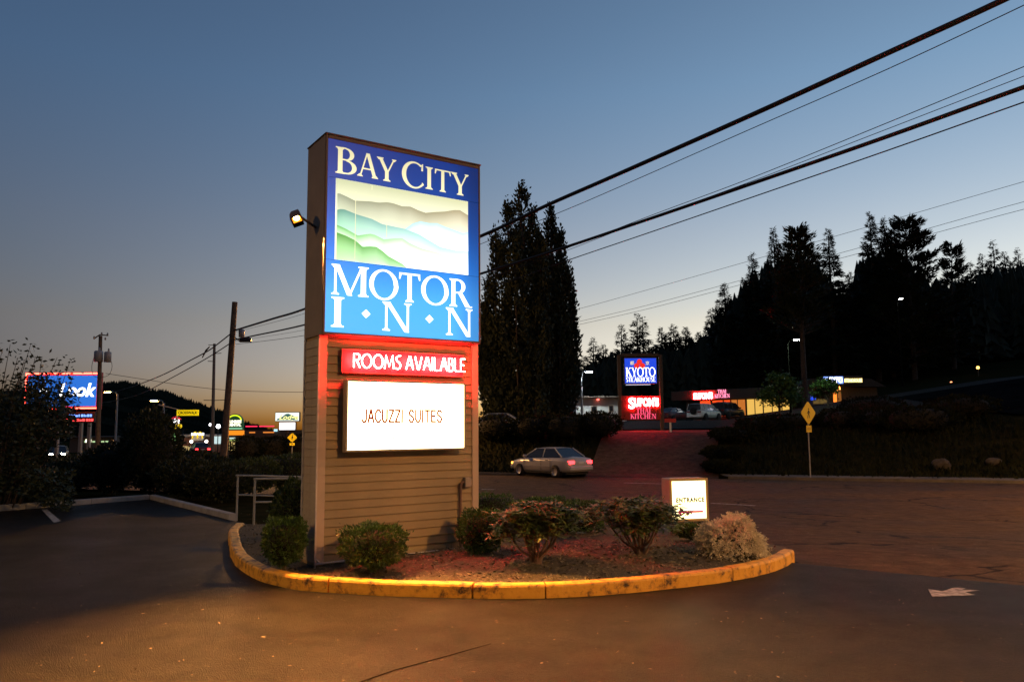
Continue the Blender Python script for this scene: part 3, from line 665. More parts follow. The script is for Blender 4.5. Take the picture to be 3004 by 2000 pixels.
def block_word(word, x0, x1, z0, h, st, m, parent, y):
    gap = .26; tot = sum(BWD[c] for c in word) + gap * (len(word) - 1); k = (x1 - x0) / tot; x = x0
    for ch in word:
        mb = MB(); nn = 0
        for pl in BLK[ch]:
            P = [Vector((x + a * k, 0, z0 + b * h)) for a, b in pl]
            for a, b in zip(P[:-1], P[1:]):
                t = (b - a).normalized(); n_ = Vector((-t.z, 0, t.x)) * st / 2; e_ = t * st * .42; yy = Vector((0, y - .0003 * nn, 0)); nn += 1
                mb.add([a - e_ - n_ + yy, b + e_ - n_ + yy, b + e_ + n_ + yy, a - e_ + n_ + yy], [[0, 1, 2, 3]])
        mb.build('changeable_letter', m, parent, fix=False); x += (BWD[ch] + gap) * k
block_word('JACUZZI', .505, 1.055, 1.664, .150, .0255, M_RED, wb, .006); block_word('SUITES', 1.147, 1.618, 1.664, .150, .0255, M_RED, wb, .006)
MB().lathe([(0.0001, -.004), (.011, -.004), (.011, .009)], (.927, .004, 1.468), 10, 'y').build('rivet', mat('dark_rivet', (.2, .17, .08), .6), wb)
# electrical conduit down the corner and along the foot, outlet box at the right
M_COND = mat('pvc_conduit', (.55, .50, .46), .5)
cp = [(-.012, .075, 2.68), (-.012, .075, .16), (-.006, .066, .07), (.05, .06, .012), (.15, .058, .006), (2.1, .06, .012)]
MB().tube(spline([Vector(p) for p in cp], 3), .012, 8).build('conduit', M_COND, SR)
mb = MB(); mb.bbox(2.02, 2.12, .03, .105, .80, .93, .01); mb.build('outlet_box', mat('outlet_grey', (.32, .27, .22), .6), SR)
MB().tube([(2.02, .07, .87), (1.985, .07, .86), (1.97, .07, .82), (1.97, .07, .0)], .02, 8).build('outlet_pipe', mat('outlet_brown', (.16, .09, .06), .6), SR)
# flood lamp on the left end of the cabinet
FL = empty('flood_lamp', (0, 0, 0), 0, 'small lit orange flood lamp bracketed to the side of the motel sign', 'lamp')
fp = at(870, 640, 9.5)
FL.location = fp
aim = Vector((.27, -.69, -.67)).normalized(); q = aim.to_track_quat('-Y', 'Z')
def oriented(mb_, q_):
    for i, v in enumerate(mb_.v): mb_.v[i] = q_ @ v
    return mb_
tilt = q @ Matrix.Rotation(R(-28), 3, 'Y').to_quaternion()
mb = MB()
vsf = []
for (yy, ww) in ((-.098, .066), (.03, .064), (.10, .05), (.13, .045)):  # front end lengthened into a hood to keep light off the cabinet
    for sx, sz in ((-1, -1), (1, -1), (1, 1), (-1, 1)): vsf.append((sx * ww, yy, sz * ww))
fsf = [[i * 4 + k, i * 4 + (k + 1) % 4, (i + 1) * 4 + (k + 1) % 4, (i + 1) * 4 + k] for i in range(3) for k in range(4)] + [[12, 13, 14, 15]]
mb.add(vsf, fsf); hs_ = oriented(mb, tilt).build('housing', mat('lamp_bronze', (.06, .04, .03), .5), FL)
mb = MB(); mb.add([(x * .95, y + (.002 if y > 0 else 0), z * .95) for x, y, z in vsf], fsf); oriented(mb, tilt).build('added_light_absorber', mat('matt_black_liner', (0, 0, 0), 1.0, spec=0.0), hs_)  # added black inner shell, soaks up bulb light inside the hood
mb = MB(); mb.box(-.058, .058, .004, .012, -.058, .058); lens_ = oriented(mb, tilt).build('lens', glow('sodium_lens', (1.0, .24, .012), 3.0), FL)
lm_ = _M['sodium_lens'].node_tree.nodes['Principled BSDF']; lm_.inputs['Base Color'].default_value = (0, 0, 0, 1); lm_.inputs['Specular IOR Level'].default_value = 0
mb = MB(); mb.lathe([(.001, .0005), (.026, .0005), (.028, .003)], (0, 0, 0), 14, 'y'); oriented(mb, tilt).build('bulb', glow('sodium_bulb', (1.0, .42, .09), 450000.0), lens_)
br = tilt @ Vector((0, .12, 0))
wallp = Matrix.Translation(SR.location) @ Matrix.Rotation(YAW, 4, 'Z') @ Vector((0, .30, fp.z - .26))
MB().tube([br, wallp - fp], .016, 6).build('bracket', _M['lamp_bronze'], FL)

# ================================================================== STREET LAMPS (their own light)
M_POLE = mat('galvanised_steel', (.32, .33, .34), .5, .6, var=.1)
M_SOD = glow('sodium_street_lens', (1.0, .46, .13), 9000.0)
def cobra_lamp(loc, rz, h, arm, label, lens=M_SOD, sz=1.0, group=None, pm=None):
    M_POLE = pm or _M['galvanised_steel']
    r_ = empty('street_lamp', loc, rz, label, 'street lamp', group)
    MB().tube([(0, 0, 0), (0, 0, h * .5), (0, 0, h)], [.11 * sz, .09 * sz, .06 * sz], 10).build('pole', M_POLE, r_)
    MB().tube(spline([Vector((0, 0, h - .3)), Vector((arm * .35, 0, h + .25)), Vector((arm, 0, h + .35))], 5), .04 * sz, 8).build('arm', M_POLE, r_)
    mb = MB(); c = Vector((arm + .3 * sz, 0, h + .36))
    sec = [(-.35, .06, .05), (-.2, .12, .08), (.1, .17, .1), (.35, .14, .07), (.45, .05, .03)]; vs = []
    for x, w, t in sec:
        for k in range(8):
            a = 2 * math.pi * k / 8; vs.append(c + Vector((x, w * math.cos(a), t * max(-.25, math.sin(a)))) * sz)
    mb.add(vs, [[i * 8 + k, i * 8 + (k + 1) % 8, (i + 1) * 8 + (k + 1) % 8, (i + 1) * 8 + k] for i in range(4) for k in range(8)] + [list(range(8)), [32 + k for k in range(8)]], True)
    head = mb.build('lamp_head', M_POLE, r_)
    mb = MB(); mb.box(c.x - .18 * sz, c.x + .28 * sz, -.13 * sz, .13 * sz, c.z - .075 * sz, c.z - .035 * sz); mb.build('lens', lens, head)
    return r_
cobra_lamp((14.0, -4.0, 0), R(150), 9.2, 2.0, 'sodium street lamp on a steel pole beside the motel entrance')
cobra_lamp((-15, 1.5, 0), R(25), 6.8, 1.2, 'low sodium lamp on a pole in the motel car park', glow('car_park_lens', (1.0, .52, .18), 2600.0))
cobra_lamp((25, 17, G(25, 17)), R(160), 9.5, 2.4, 'sodium street lamp on a steel pole farther up the road')

b_ = base(1010, 47); cobra_lamp(b_, R(150), 7.6, 1.6, 'sodium street lamp across the road behind the motel sign')

# ================================================================== SHRUBS ON THE ISLAND
M_BOX = leafmat('boxwood_leaf', (.018, .050, .008), (.070, .140, .022), .42, .4, 9)
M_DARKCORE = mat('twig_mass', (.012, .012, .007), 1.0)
def boxwood(px, py_base, d, w, h, label, n=5200, group=None, m=M_BOX, dep=None, lf=.034, flat=.6, cat='shrub', name='clipped_shrub', z0=.19):
    p = at(px, py_base, d); r_ = empty(name, (p.x, d, z0), random.uniform(0, 3), label, cat, group)
    dep = dep or w * .9; seed = RNG.uniform(0, 9, 3)
    u = rdir(n); e = 2 + 2.6 * flat
    k = 1 / (np.abs(u[:, 0]) ** e + np.abs(u[:, 1]) ** e + np.abs(u[:, 2]) ** e) ** (1 / e)
    bumps = 1 + .10 * np.sin(u[:, 0] * 6 + seed[0]) * np.sin(u[:, 1] * 5 + seed[1]) + .07 * np.sin(u[:, 2] * 9 + u[:, 0] * 7 + seed[2]) + np.where(RNG.uniform(size=n) < .05, RNG.uniform(0, .22, n), 0)
    rad = k * bumps * RNG.uniform(.80, 1.02, n) ** .8
    C = u * rad[:, None] * np.array([w / 2, dep / 2, h / 2 * .96]); C[:, 2] += h / 2 + .03
    taper = .74 + .26 * np.clip(C[:, 2] / (h * .55), 0, 1); C[:, :2] *= taper[:, None]
    D = u + rdir(n) * .7; D[:, 2] += .45; Nn = rdir(n) * .8 + u * .6
    leaf_mesh('foliage', C, D, Nn, RNG.uniform(.7, 1.4, n) * lf, RNG.uniform(.8, 1.2, n) * lf * .55, m, r_)
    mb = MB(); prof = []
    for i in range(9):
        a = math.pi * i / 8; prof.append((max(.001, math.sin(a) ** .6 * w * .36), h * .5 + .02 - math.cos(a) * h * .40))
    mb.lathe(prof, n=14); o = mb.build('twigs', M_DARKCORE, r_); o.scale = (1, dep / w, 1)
    MB().tube([(0, 0, -.06), (0.01, 0, h * .3)], [.03, .02], 6).build('stem', BARK, r_)
    return r_
boxwood(833, 1690, 9.35, .50, .50, 'dark clipped shrub at the left foot of the motel sign', 5200)
boxwood(1096, 1690, 9.1, .66, .45, 'clipped round shrub in front of the tan siding', 6000)
boxwood(1412, 1640, 10.1, .58, .50, 'clipped glossy shrub by the right corner of the motel sign', 5600)
boxwood(1440, 1520, 13.6, .75, .42, 'dark low shrub half hidden behind the right edge of the motel sign', 2600)
boxwood(1590, 1545, 12.4, .95, .46, 'leafy shrub behind the red soil, left one of the back pair', 4200)
boxwood(1712, 1550, 12.0, .70, .44, 'leafy shrub behind the red soil, right one of the back pair', 3400)
boxwood(2030, 1600, 11.2, .45, .18, 'low green plant at the foot of the entrance sign', 1800, lf=.04, flat=.1)
boxwood(862, 1570, 11.9, .62, .95, 'loose green shrub growing between the handrails and the motel sign', 3800, lf=.05, flat=.0, z0=.05, m=leafmat('rail_shrub_leaf', (.03, .06, .012), (.09, .13, .03), .45))
M_RHO = leafmat('rhododendron_leaf', (.032, .060, .011), (.130, .165, .036), .5, .35, 6)
def rhododendron(px, d, w, h, label, z0=.19, seed=1):
    rg = random.Random(seed); p = at(px, 1600, d); r_ = empty('rhododendron', (p.x, d, z0), 0, label, 'shrub')
    tips = []; mb = MB()
    for i in range(14):
        a = 2 * math.pi * i / 14 + rg.uniform(-.2, .2); rr = rg.uniform(.25, .8) * w / 2; hh = rg.uniform(.55, .82) * h
        e_ = Vector((rr * math.cos(a), rr * math.sin(a) * .85, hh)); mid = e_ * .5 + Vector((0, 0, -.06)); b0 = Vector((rg.uniform(-.05, .05), rg.uniform(-.04, .04), -.03))
        mb.tube(spline([b0, b0 + Vector((mid.x * .35, mid.y * .35, .10)), mid, e_], 3), [.022 - .0014 * k for k in range(10)], 5)
        for j in range(19):
            t = e_ + Vector((rg.gauss(0, w * .12), rg.gauss(0, w * .11), rg.gauss(.07 * h, h * .13)))
            t.z = min(max(t.z, h * .36), h * 1.0 - .15 * h * (t.x ** 2 + t.y ** 2) / (w * w / 4)); tips.append(t)
            if j < 3: mb.tube([e_.lerp(b0, .18), t - (t - e_) * .1], [.008, .004], 4)
    for j in range(26):
        a = rg.uniform(0, 6.28); rr = rg.uniform(.7, 1.02) * w / 2; tips.append(Vector((rr * math.cos(a), rr * math.sin(a) * .9, rg.uniform(.42, .8) * h)))
    mb.build('stems', mat('rhodo_stem', (.15, .10, .07), .85, var=.3), r_)
    C = []; D = []; Nn = []
    for t in tips:
        n = rg.randint(9, 13)
        for k in range(n):
            a = 2 * math.pi * k / n + rg.uniform(-.2, .2); dr = rg.uniform(-.55, .45)
            d_ = Vector((math.cos(a), math.sin(a), dr)); C.append(t + Vector((0, 0, rg.uniform(-.01, .03)))); D.append(d_); Nn.append(Vector((-d_.x * dr, -d_.y * dr, 1)) + Vector((rg.gauss(0, .25), rg.gauss(0, .25), 0)))
    n = len(C)
    leaf_mesh('foliage', np.array([tuple(v) for v in C]), np.array([tuple(v) for v in D]), np.array([tuple(v) for v in Nn]), RNG.uniform(.085, .15, n), RNG.uniform(.024, .04, n), M_RHO, r_, .55)
rhododendron(1574, 9.4, .95, .68, 'leggy rhododendron with bare stems, nearest the middle of the kerb', seed=3)
rhododendron(1880, 10.0, 1.15, .66, 'wide leggy rhododendron left of the lit entrance sign', seed=9)
def heather(px, d, w, h, label):
    p = at(px, 1600, d); r_ = empty('pale_flowering_shrub', (p.x, d, .17), 0, label, 'shrub'); n = 1250
    u = rdir(n); u[:, 2] = np.abs(u[:, 2]); C0 = u * np.array([w / 2, w * .42, h]) * RNG.uniform(.80, 1.0, n)[:, None]
    C0[:, 2] += .04 * np.sin(C0[:, 0] * 14) ; mb = MB()
    for i in range(40):
        e_ = Vector(C0[i * 3]); mb.tube([(e_.x * .1, e_.y * .1, -.03), tuple(e_ * .55), tuple(e_)], [.008, .005, .003], 4)
    mb.build('stems', BARK, r_)
    m_ = 22; Cs = np.repeat(C0, m_, 0); us = np.repeat(u, m_, 0); t = np.tile(np.linspace(0, 1, m_), n)
    ax = us * .75 + rdir(n).repeat(m_, 0) * .75; ax[:, 2] += .15; ax /= np.linalg.norm(ax, axis=1, keepdims=True)
    Cs = Cs + ax * (t * .12)[:, None] - np.array([0, 0, 1.0]) * (t ** 2 * .045)[:, None] + rdir(len(Cs)) * .008; D = ax * .6 + rdir(len(Cs))
    leaf_mesh('foliage', Cs, D, rdir(len(Cs)), RNG.uniform(.018, .04, len(Cs)), RNG.uniform(.006, .013, len(Cs)), leafmat('pale_flower_spray', (.42, .38, .24), (.85, .80, .60), .8, .2, 8), r_)
    n2 = 2600; u = rdir(n2); u[:, 2] = np.abs(u[:, 2]); C = u * np.array([w / 2, w * .42, h]) * RNG.uniform(.45, .86, n2)[:, None]
    leaf_mesh('inner_foliage', C, u + rdir(n2), rdir(n2), .05, .016, leafmat('grey_green_leaf', (.04, .05, .03), (.10, .11, .06), .7), r_)
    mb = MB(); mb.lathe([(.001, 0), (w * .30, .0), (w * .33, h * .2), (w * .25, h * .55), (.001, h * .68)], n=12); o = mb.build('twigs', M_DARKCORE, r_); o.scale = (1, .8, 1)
heather(2142, 10.15, .84, .43, 'pale feathery flowering shrub at the right tip of the island')

# entrance sign
er = empty('entrance_sign', at(2024, 1560, 11.75), R(13), 'small lit white entrance sign with a pink arrow on two posts', 'sign')
er.location.z = .17
EW, EH, EZ = .60, .62, .21
M_ECAB = mat('grey_sign_cabinet', (.30, .27, .22), .6, var=.1)
mb = MB(); mb.bbox(-.30, .30, 0, .30, EZ, EZ + EH, .012); ecab = mb.build('cabinet', M_ECAB, er)
mb = MB(); fr = .035
mb.bbox(-.305, .305, -.02, -.001, EZ + EH - fr, EZ + EH + .004, .004); mb.bbox(-.305, .305, -.02, -.001, EZ - .004, EZ + fr, .004); mb.bbox(-.305, -.305 + fr, -.019, -.001, EZ + fr + .001, EZ + EH - fr - .001, .004); mb.bbox(.305 - fr, .305, -.019, -.001, EZ + fr + .001, EZ + EH - fr - .001, .004)
mb.build('frame', mat('ochre_sign_frame', (.42, .33, .14), .5), ecab)
MB().box(-.268, .268, -.010, -.0015, EZ + .037, EZ + EH - .037).build('lit_face', glow('entrance_lit_face', (1.0, .84, .36), 3.6), ecab)
text_mesh('lettering', 'ENTRANCE', .088, glow('entrance_grey_letters', (.10, .09, .07), 1.0), ecab, (.015, -.0125, EZ + .305), width=.45, ext=.0008, bold=.005, sp=1.2)
mb = MB(); mb.prism([(-.20, EZ + .135), (-.13, EZ + .185), (-.13, EZ + .150), (.215, EZ + .150), (.215, EZ + .122), (-.13, EZ + .122), (-.13, EZ + .085)], -.0135, -.0115); mb.build('arrow', glow('pink_arrow', (.75, .02, .12), .9), ecab)
for x in (-.2, .24): MB().bbox(x - .035, x + .035, .10, .17, -.2, EZ - .001, .006).build('post', M_CAB, er)
MB().bbox(-.16, .20, .12, .15, -.1, EZ - .03, .004).build('skirt_panel', M_ECAB, er)

# handrails
M_RAIL = mat('rail_pipe', (.36, .36, .33), .45, .3, var=.15)
def handrail(p0, p1, h, label):
    r_ = empty('handrail', p0, math.atan2(p1.y - p0.y, p1.x - p0.x), label, 'handrail'); Lr = (p1 - p0).length; c = .07
    MB().tube(spline([Vector(q) for q in [(0, 0, -.1), (0, 0, h * .5), (0, 0, h - c), (c * .3, 0, h - c * .3), (c, 0, h), (Lr * .5, 0, h), (Lr - c, 0, h), (Lr - c * .3, 0, h - c * .3), (Lr, 0, h - c), (Lr, 0, h * .5), (Lr, 0, -.1)]], 3), .021, 8).build('hoop', M_RAIL, r_)
    MB().tube([(.02, 0, h * .52), (Lr - .02, 0, h * .52)], .017, 8).build('mid_rail', M_RAIL, r_)
a = on_z(744, 1546, .08); b_ = a + Vector((2.2, -.1, 0)); handrail(Vector((a.x, a.y, .08)), Vector((b_.x, b_.y, .08)), .83, 'nearer of two grey pipe handrails behind the island')
a = on_z(694, 1512, .05); b_ = a + Vector((2.6, -1.2, 0)); handrail(Vector((a.x, a.y, .05)), Vector((b_.x, b_.y, .05)), .80, 'farther of two grey pipe handrails behind the island')

# ================================================================== TREES
def jitter_tube(rg, a, b, n, amp): return [a.lerp(b, i / n) + Vector((rg.gauss(0, amp), rg.gauss(0, amp), 0)) * (0 if i in (0,) else 1) for i in range(n + 1)]
M_POP = leafmat('poplar_leaf', (.010, .016, .006), (.034, .044, .018), .6, .3, .4)
def poplar(x, y, h, w, label, seed, plumes, n=15000):
    rg = random.Random(seed); z = G(x, y); r_ = empty('poplar_tree', (x, y, z), 0, label, 'tree')
    mb = MB(); mb.tube(jitter_tube(rg, Vector((0, 0, -.3)), Vector((0, 0, h * .96)), 10, .06), [.42 - .038 * i for i in range(11)], 8)
    C = []; D = []; per = n // len(plumes)
    for (ox, oy, z0, z1, pw) in plumes:
        b0 = Vector((ox * .15, oy * .15, z0 * h * .5)); tip = Vector((ox, oy, z1 * h))
        mb.tube(spline([b0, Vector((ox * .7, oy * .7, z0 * h)), tip * .6 + Vector((ox, oy, z0 * h)) * .4, tip], 3), [.14 - .012 * i for i in range(10)], 5)
        zz = z0 * h
        # tufts stacked up the plume: vertical sprays with gaps between
        nt = per // 26
        for k in range(nt):
            t = rg.random() ** .8; prof = (math.sin(math.pi * min(1, (t * .86 + .14))) ** .55)
            a = rg.uniform(0, 6.283); rr = pw * 1.1 * prof * math.sqrt(rg.uniform(.12, 1)); c = Vector((ox * (.55 + .45 * t) + rr * math.cos(a), oy * (.55 + .45 * t) + rr * math.sin(a), zz + t * (z1 * h - zz)))
            for m_ in range(26):
                C.append((c.x + rg.gauss(0, .13), c.y + rg.gauss(0, .13), c.z + rg.gauss(0, .42))); D.append((rg.gauss(0, .45) + .25 * math.cos(a), rg.gauss(0, .45) + .25 * math.sin(a), .9))
    mb.build('trunk', BARK, r_); n_ = len(C)
    leaf_mesh('crown', np.array(C), np.array(D), rdir(n_), RNG.uniform(.19, .40, n_), RNG.uniform(.12, .23, n_), M_POP, r_)
pb = base(1500, 62)
PW = [(0, 0, .10, 1.0, 1.15), (-1.1, .2, .10, .93, .95), (.9, .3, .10, .90, .9), (-2.1, -.2, .06, .80, .95), (1.7, 0, .08, .76, .85), (-2.6, .3, .05, .62, .9), (0, 1.2, .06, .85, 1.2), (-.5, -1.2, .05, .72, 1.2), (-1.8, .9, .03, .45, 1.3), (1.2, -.8, .03, .5, 1.3), (-3.0, .2, .02, .5, .9), (-3.3, 0, .0, .33, 1.0), (-2.6, -.5, .0, .25, 1.2)]
p1 = at(1535, 1200, 62); ph = zat(1540, 556, 62) - G(p1.x, 62)
poplar(p1.x, 62, ph, 5, 'tallest poplar tree standing just behind the motel sign', 11, PW, 40000)
p2 = at(1622, 1200, 64); ph2 = zat(1610, 616, 64) - G(p2.x, 64)
PW2 = [(0, 0, .10, 1.0, .85), (.9, .2, .1, .88, .8), (-.9, .1, .1, .86, .7), (1.4, 0, .06, .70, .85), (1.6, .2, .04, .52, .95), (-.9, .3, .05, .66, .9), (0, 1, .05, .75, 1.1), (.6, -.9, .03, .6, 1.2), (1.1, .6, .02, .38, 1.3)]
poplar(p2.x, 64, ph2, 4, 'shorter poplar tree right beside the tallest one', 12, PW2, 30000)

M_FIR = leafmat('fir_needles', (.008, .014, .007), (.022, .034, .016), .7, .3, .5)
def fir(name, px, py_top, d, w, label, seed, n_br=95, spread=1.0, sparse=.0, lean=0.0, pine=False, leaf=1.0, cat='tree', z_lo=.08, group=None):
    rg = random.Random(seed); p = at(px, py_top, d); x = p.x; z = G(x, d); h = p.z - z
    r_ = empty(name, (x, d, z), 0, label, cat, group)
    mb = MB(); mb.tube([(0, 0, -.4), (lean * .3, 0, h * .5), (lean, 0, h)], [.012 * h + .12, .008 * h + .06, .02], 8); mb.build('trunk', BARK, r_)
    C = []; D = []; Nn = []; SZ = []; bb = MB()
    for i in range(n_br):
        t = z_lo + (1 - z_lo) * (i + rg.random()) / n_br
        if rg.random() < sparse: continue
        if pine: prof = (1 - t) ** .48 * (.62 + .5 * abs(math.sin(t * 19 + seed))) if t > .12 else .45
        else: prof = (1 - t) ** .85 * (1.0 if t > .15 else .8)
        L_ = w * .5 * prof * rg.uniform(.62, 1.15) + (.25 if pine else .14); a = rg.uniform(0, 6.283); el = (.12 if pine else -.12) + .5 * (t - .4) + rg.gauss(0, .1)
        b0 = Vector((lean * t, 0, t * h)); dr = Vector((math.cos(a), math.sin(a), el)).normalized()
        tip = b0 + dr * L_; tip.z += (.12 * L_ if not pine else .22 * L_)
        bb.tube([b0, b0.lerp(tip, .5) - Vector((0, 0, .04 * L_)), tip], [.035 + .01 * L_, .03, .012], 4)
        m_ = int((8 + 14 * L_) * leaf)
        for k in range(m_):
            u = rg.uniform(.18, 1.0) if not pine else rg.uniform(.30, 1.02)
            c = b0.lerp(tip, u); sd = Vector((-dr.y, dr.x, 0)) * rg.gauss(0, .17 * L_ * (1.15 - u) + .12)
            c = c + sd + Vector((0, 0, rg.gauss(0, .10) + (.18 * rg.random() if pine else -.12 * rg.random())))
            dd = dr * .7 + sd.normalized() * .6 + Vector((0, 0, rg.gauss(-.15 if not pine else .35, .35))) if sd.length > 1e-6 else dr
            C.append(tuple(c)); D.append(tuple(dd)); Nn.append((rg.gauss(0, .5), rg.gauss(0, .5), 1)); SZ.append(1.0 if pine else .42 + .58 * min(1, (1 - t) * 2.6))
    tag(bb.build('branches', BARK, r_), kind='stuff'); n_ = len(C); sc_ = (d / 75.0)
    leaf_mesh('crown', np.array(C), np.array(D), np.array(Nn), RNG.uniform(.32, .70, n_) * sc_ * np.array(SZ), RNG.uniform(.09, .20, n_) * sc_ * np.array(SZ), M_FIR, r_)
    return r_
FIRS = [('fir_tree', 2268, 668, 104, 6.0, 'slender fir spire at the left of the big dark tree group', 1, 130, False, 0), ('pine_tree', 2338, 680, 66, 7.0, 'broad pine with a bare lower trunk above the restaurant', 2, 95, True, 0),
        ('fir_tree', 2428, 672, 102, 8.5, 'full fir beside the broad pine, right of its notch', 3, 130, False, 0), ('fir_tree', 2205, 745, 106, 9.5, 'lower bushy fir filling the left of the dark group', 4, 110, False, 0),
        ('fir_tree', 2125, 832, 108, 8.5, 'short fir on the left shoulder of the dark group', 5, 100, False, 0), ('fir_tree', 2550, 622, 104, 7.5, 'tall pointed fir, highest of all the conifers', 6, 140, False, 0),
        ('fir_tree', 2592, 640, 106, 5.5, 'thin fir spire right of the tallest conifer', 7, 120, False, 0), ('pine_tree', 2655, 655, 100, 13.5, 'spreading pine with limbs reaching out to the right', 8, 120, True, 0),
        ('fir_tree', 2490, 800, 106, 8, 'mid sized fir between the two dark tree groups', 10, 100, False, 0), ('pine_tree', 2775, 722, 104, 6.0, 'small leaning pine right of the spreading pine', 9, 55, True, .8), ('fir_tree', 2345, 700, 108, 9, 'dense fir behind the broad pine', 14, 120, False, 0)]
for nm, px, py, d, w, lb, sd, nb, pine, lean in FIRS:
    fir(nm, px, py, d, w, lb, sd, int(nb * 1.35), pine=pine, lean=lean, leaf=1.9, z_lo=.42 if d < 80 else .08)
SKY = [(1712, 1045, 120), (1740, 990, 118), (1770, 1010, 122), (1822, 950, 125), (1868, 918, 112), (1885, 930, 118), (1940, 960, 140), (1975, 952, 142), (2010, 960, 140), (2050, 975, 138), (2085, 905, 130), (2110, 880, 122), (2810, 780, 118), (2845, 770, 130), (2880, 745, 140), (2912, 705, 135), (2945, 738, 138), (2985, 728, 130), (1690, 1055, 115), (2730, 800, 112)]
names = ['first', 'second', 'third', 'fourth', 'fifth', 'sixth', 'seventh', 'eighth', 'ninth', 'tenth', 'eleventh', 'twelfth', 'thirteenth', 'fourteenth', 'fifteenth', 'sixteenth', 'seventeenth', 'eighteenth', 'nineteenth', 'twentieth']
order = sorted(range(len(SKY)), key=lambda i: SKY[i][0])
for rank, i in enumerate(order):
    px, py, d = SKY[i]
    fir('skyline_conifer', px, py, d, 6.5, f'dark conifer on the hill skyline, {names[rank]} of twenty counted from the poplars', 40 + i, 64, leaf=1.25, z_lo=.2, group='conifers on the hill skyline')
# the rest of the wooded hillside: one dark mass
def conifer_mass(name, spots, m):
    V = []; F = []
    for x, y, h, w in spots:
        z = G(x, y) - .5; lay = 7
        for l in range(lay):
            t = l / lay; rr = w * .5 * (1 - t) ** .8; zb_ = z + h * (.08 + .9 * t); zt = zb_ + h * .30; k = 7; b0 = len(V); ph_ = random.uniform(0, 6)
            V.append((x, y, min(zt, z + h)))
            for j in range(k * 2):
                a = ph_ + math.pi * j / k; r2 = rr * (1.0 if j % 2 else .55) * random.uniform(.8, 1.15)
                V.append((x + r2 * math.cos(a), y + r2 * math.sin(a), zb_ - (.05 * h * random.random() if j % 2 else -.03 * h)))
            for j in range(k * 2): F.append([b0, b0 + 1 + j, b0 + 1 + (j + 1) % (k * 2)])
    return mesh_obj(name, V, F, m)
spots = []
SKYL = ([1640, 1700, 1800, 2000, 2075, 2130, 2200, 2260, 2330, 2430, 2476, 2505, 2540, 2600, 2690, 2740, 2800, 2850, 3004, 3400], [1085, 1062, 1015, 992, 965, 885, 805, 745, 730, 740, 850, 850, 735, 712, 735, 790, 812, 790, 752, 700])
def add_spot(x, y, h, w):
    px = 1502 + FPX * x / (y * math.cos(PITCH)); sk = float(np.interp(px, *SKYL)) + random.uniform(0, 38)
    ztop = zat(px, sk, y); hm = ztop - G(x, y); h = hm if random.random() < .5 else min(h, hm); spots.append((x, y, max(2.0, h), (w if h < 14 else w * 1.15) if h > 5 else 3))
while len(spots) < 760:
    y = random.uniform(106, 185); x = random.uniform(-2, .78 * y)
    add_spot(x, y, random.uniform(6, 14), random.uniform(4, 6))
for k in range(60):
    x = random.uniform(-2, 80); add_spot(x, 106 + random.uniform(0, 6), random.uniform(8, 13), random.uniform(5, 7))
wood = tag(conifer_mass('hillside_forest', spots, M_FIR), 'dark mass of conifers covering the hill behind the restaurants', 'forest', kind='stuff')

# ================================================================== FAR HILL ON THE LEFT
HP = [(-900, 1190), (-500, 1175), (-200, 1160), (0, 1148), (150, 1138), (280, 1128), (320, 1121), (365, 1118), (405, 1123), (450, 1143), (490, 1146), (520, 1160), (600, 1188), (660, 1208), (720, 1238), (800, 1262), (890, 1288), (1000, 1300), (1500, 1300)]
def hill_z(px): return zat(px, float(np.interp(px, [a for a, b in HP], [b for a, b in HP])) + 6, 700)
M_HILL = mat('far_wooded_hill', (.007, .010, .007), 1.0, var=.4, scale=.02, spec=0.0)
cols = list(range(-900, 1501, 20)); prof = [(430, -.12), (500, .12), (580, .5), (650, .85), (700, 1.0), (780, .8), (950, .1), (1050, -.2)]
vs = []; 
for px in cols:
    zt = hill_z(px); xr = at(px, 1250, 700).x
    for d, k in prof: vs.append((xr * (d / 700 * .6 + .4), d, -14 + (zt + 14) * k + 1.2 * math.sin(px * .05 + d)))
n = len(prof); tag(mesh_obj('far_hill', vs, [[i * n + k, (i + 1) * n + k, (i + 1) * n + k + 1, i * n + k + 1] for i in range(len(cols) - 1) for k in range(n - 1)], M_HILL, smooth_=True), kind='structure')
V = []; F = []
for k in range(5200):
    px = random.uniform(-150, 930); d = random.choice([690, 680, 665, 640, 600, 560]); kk = np.interp(d, [a for a, b in prof], [b for a, b in prof])
    zt = -14 + (hill_z(px) + 14) * kk; x = at(px, 1250, 700).x * (d / 700 * .6 + .4); h = random.uniform(1.5, 5.0); b0 = len(V)
    V += [(x, d, zt + h), (x - 2.0, d - 1, zt - 2), (x + 2.0, d - 1, zt - 2), (x + .5, d + 2, zt - 2)]; F += [[b0, b0 + 1, b0 + 2], [b0, b0 + 2, b0 + 3], [b0, b0 + 3, b0 + 1]]
tag(mesh_obj('far_hill_forest', V, F, M_FIR), 'distant conifers covering the low hill on the left horizon', 'forest', kind='stuff')

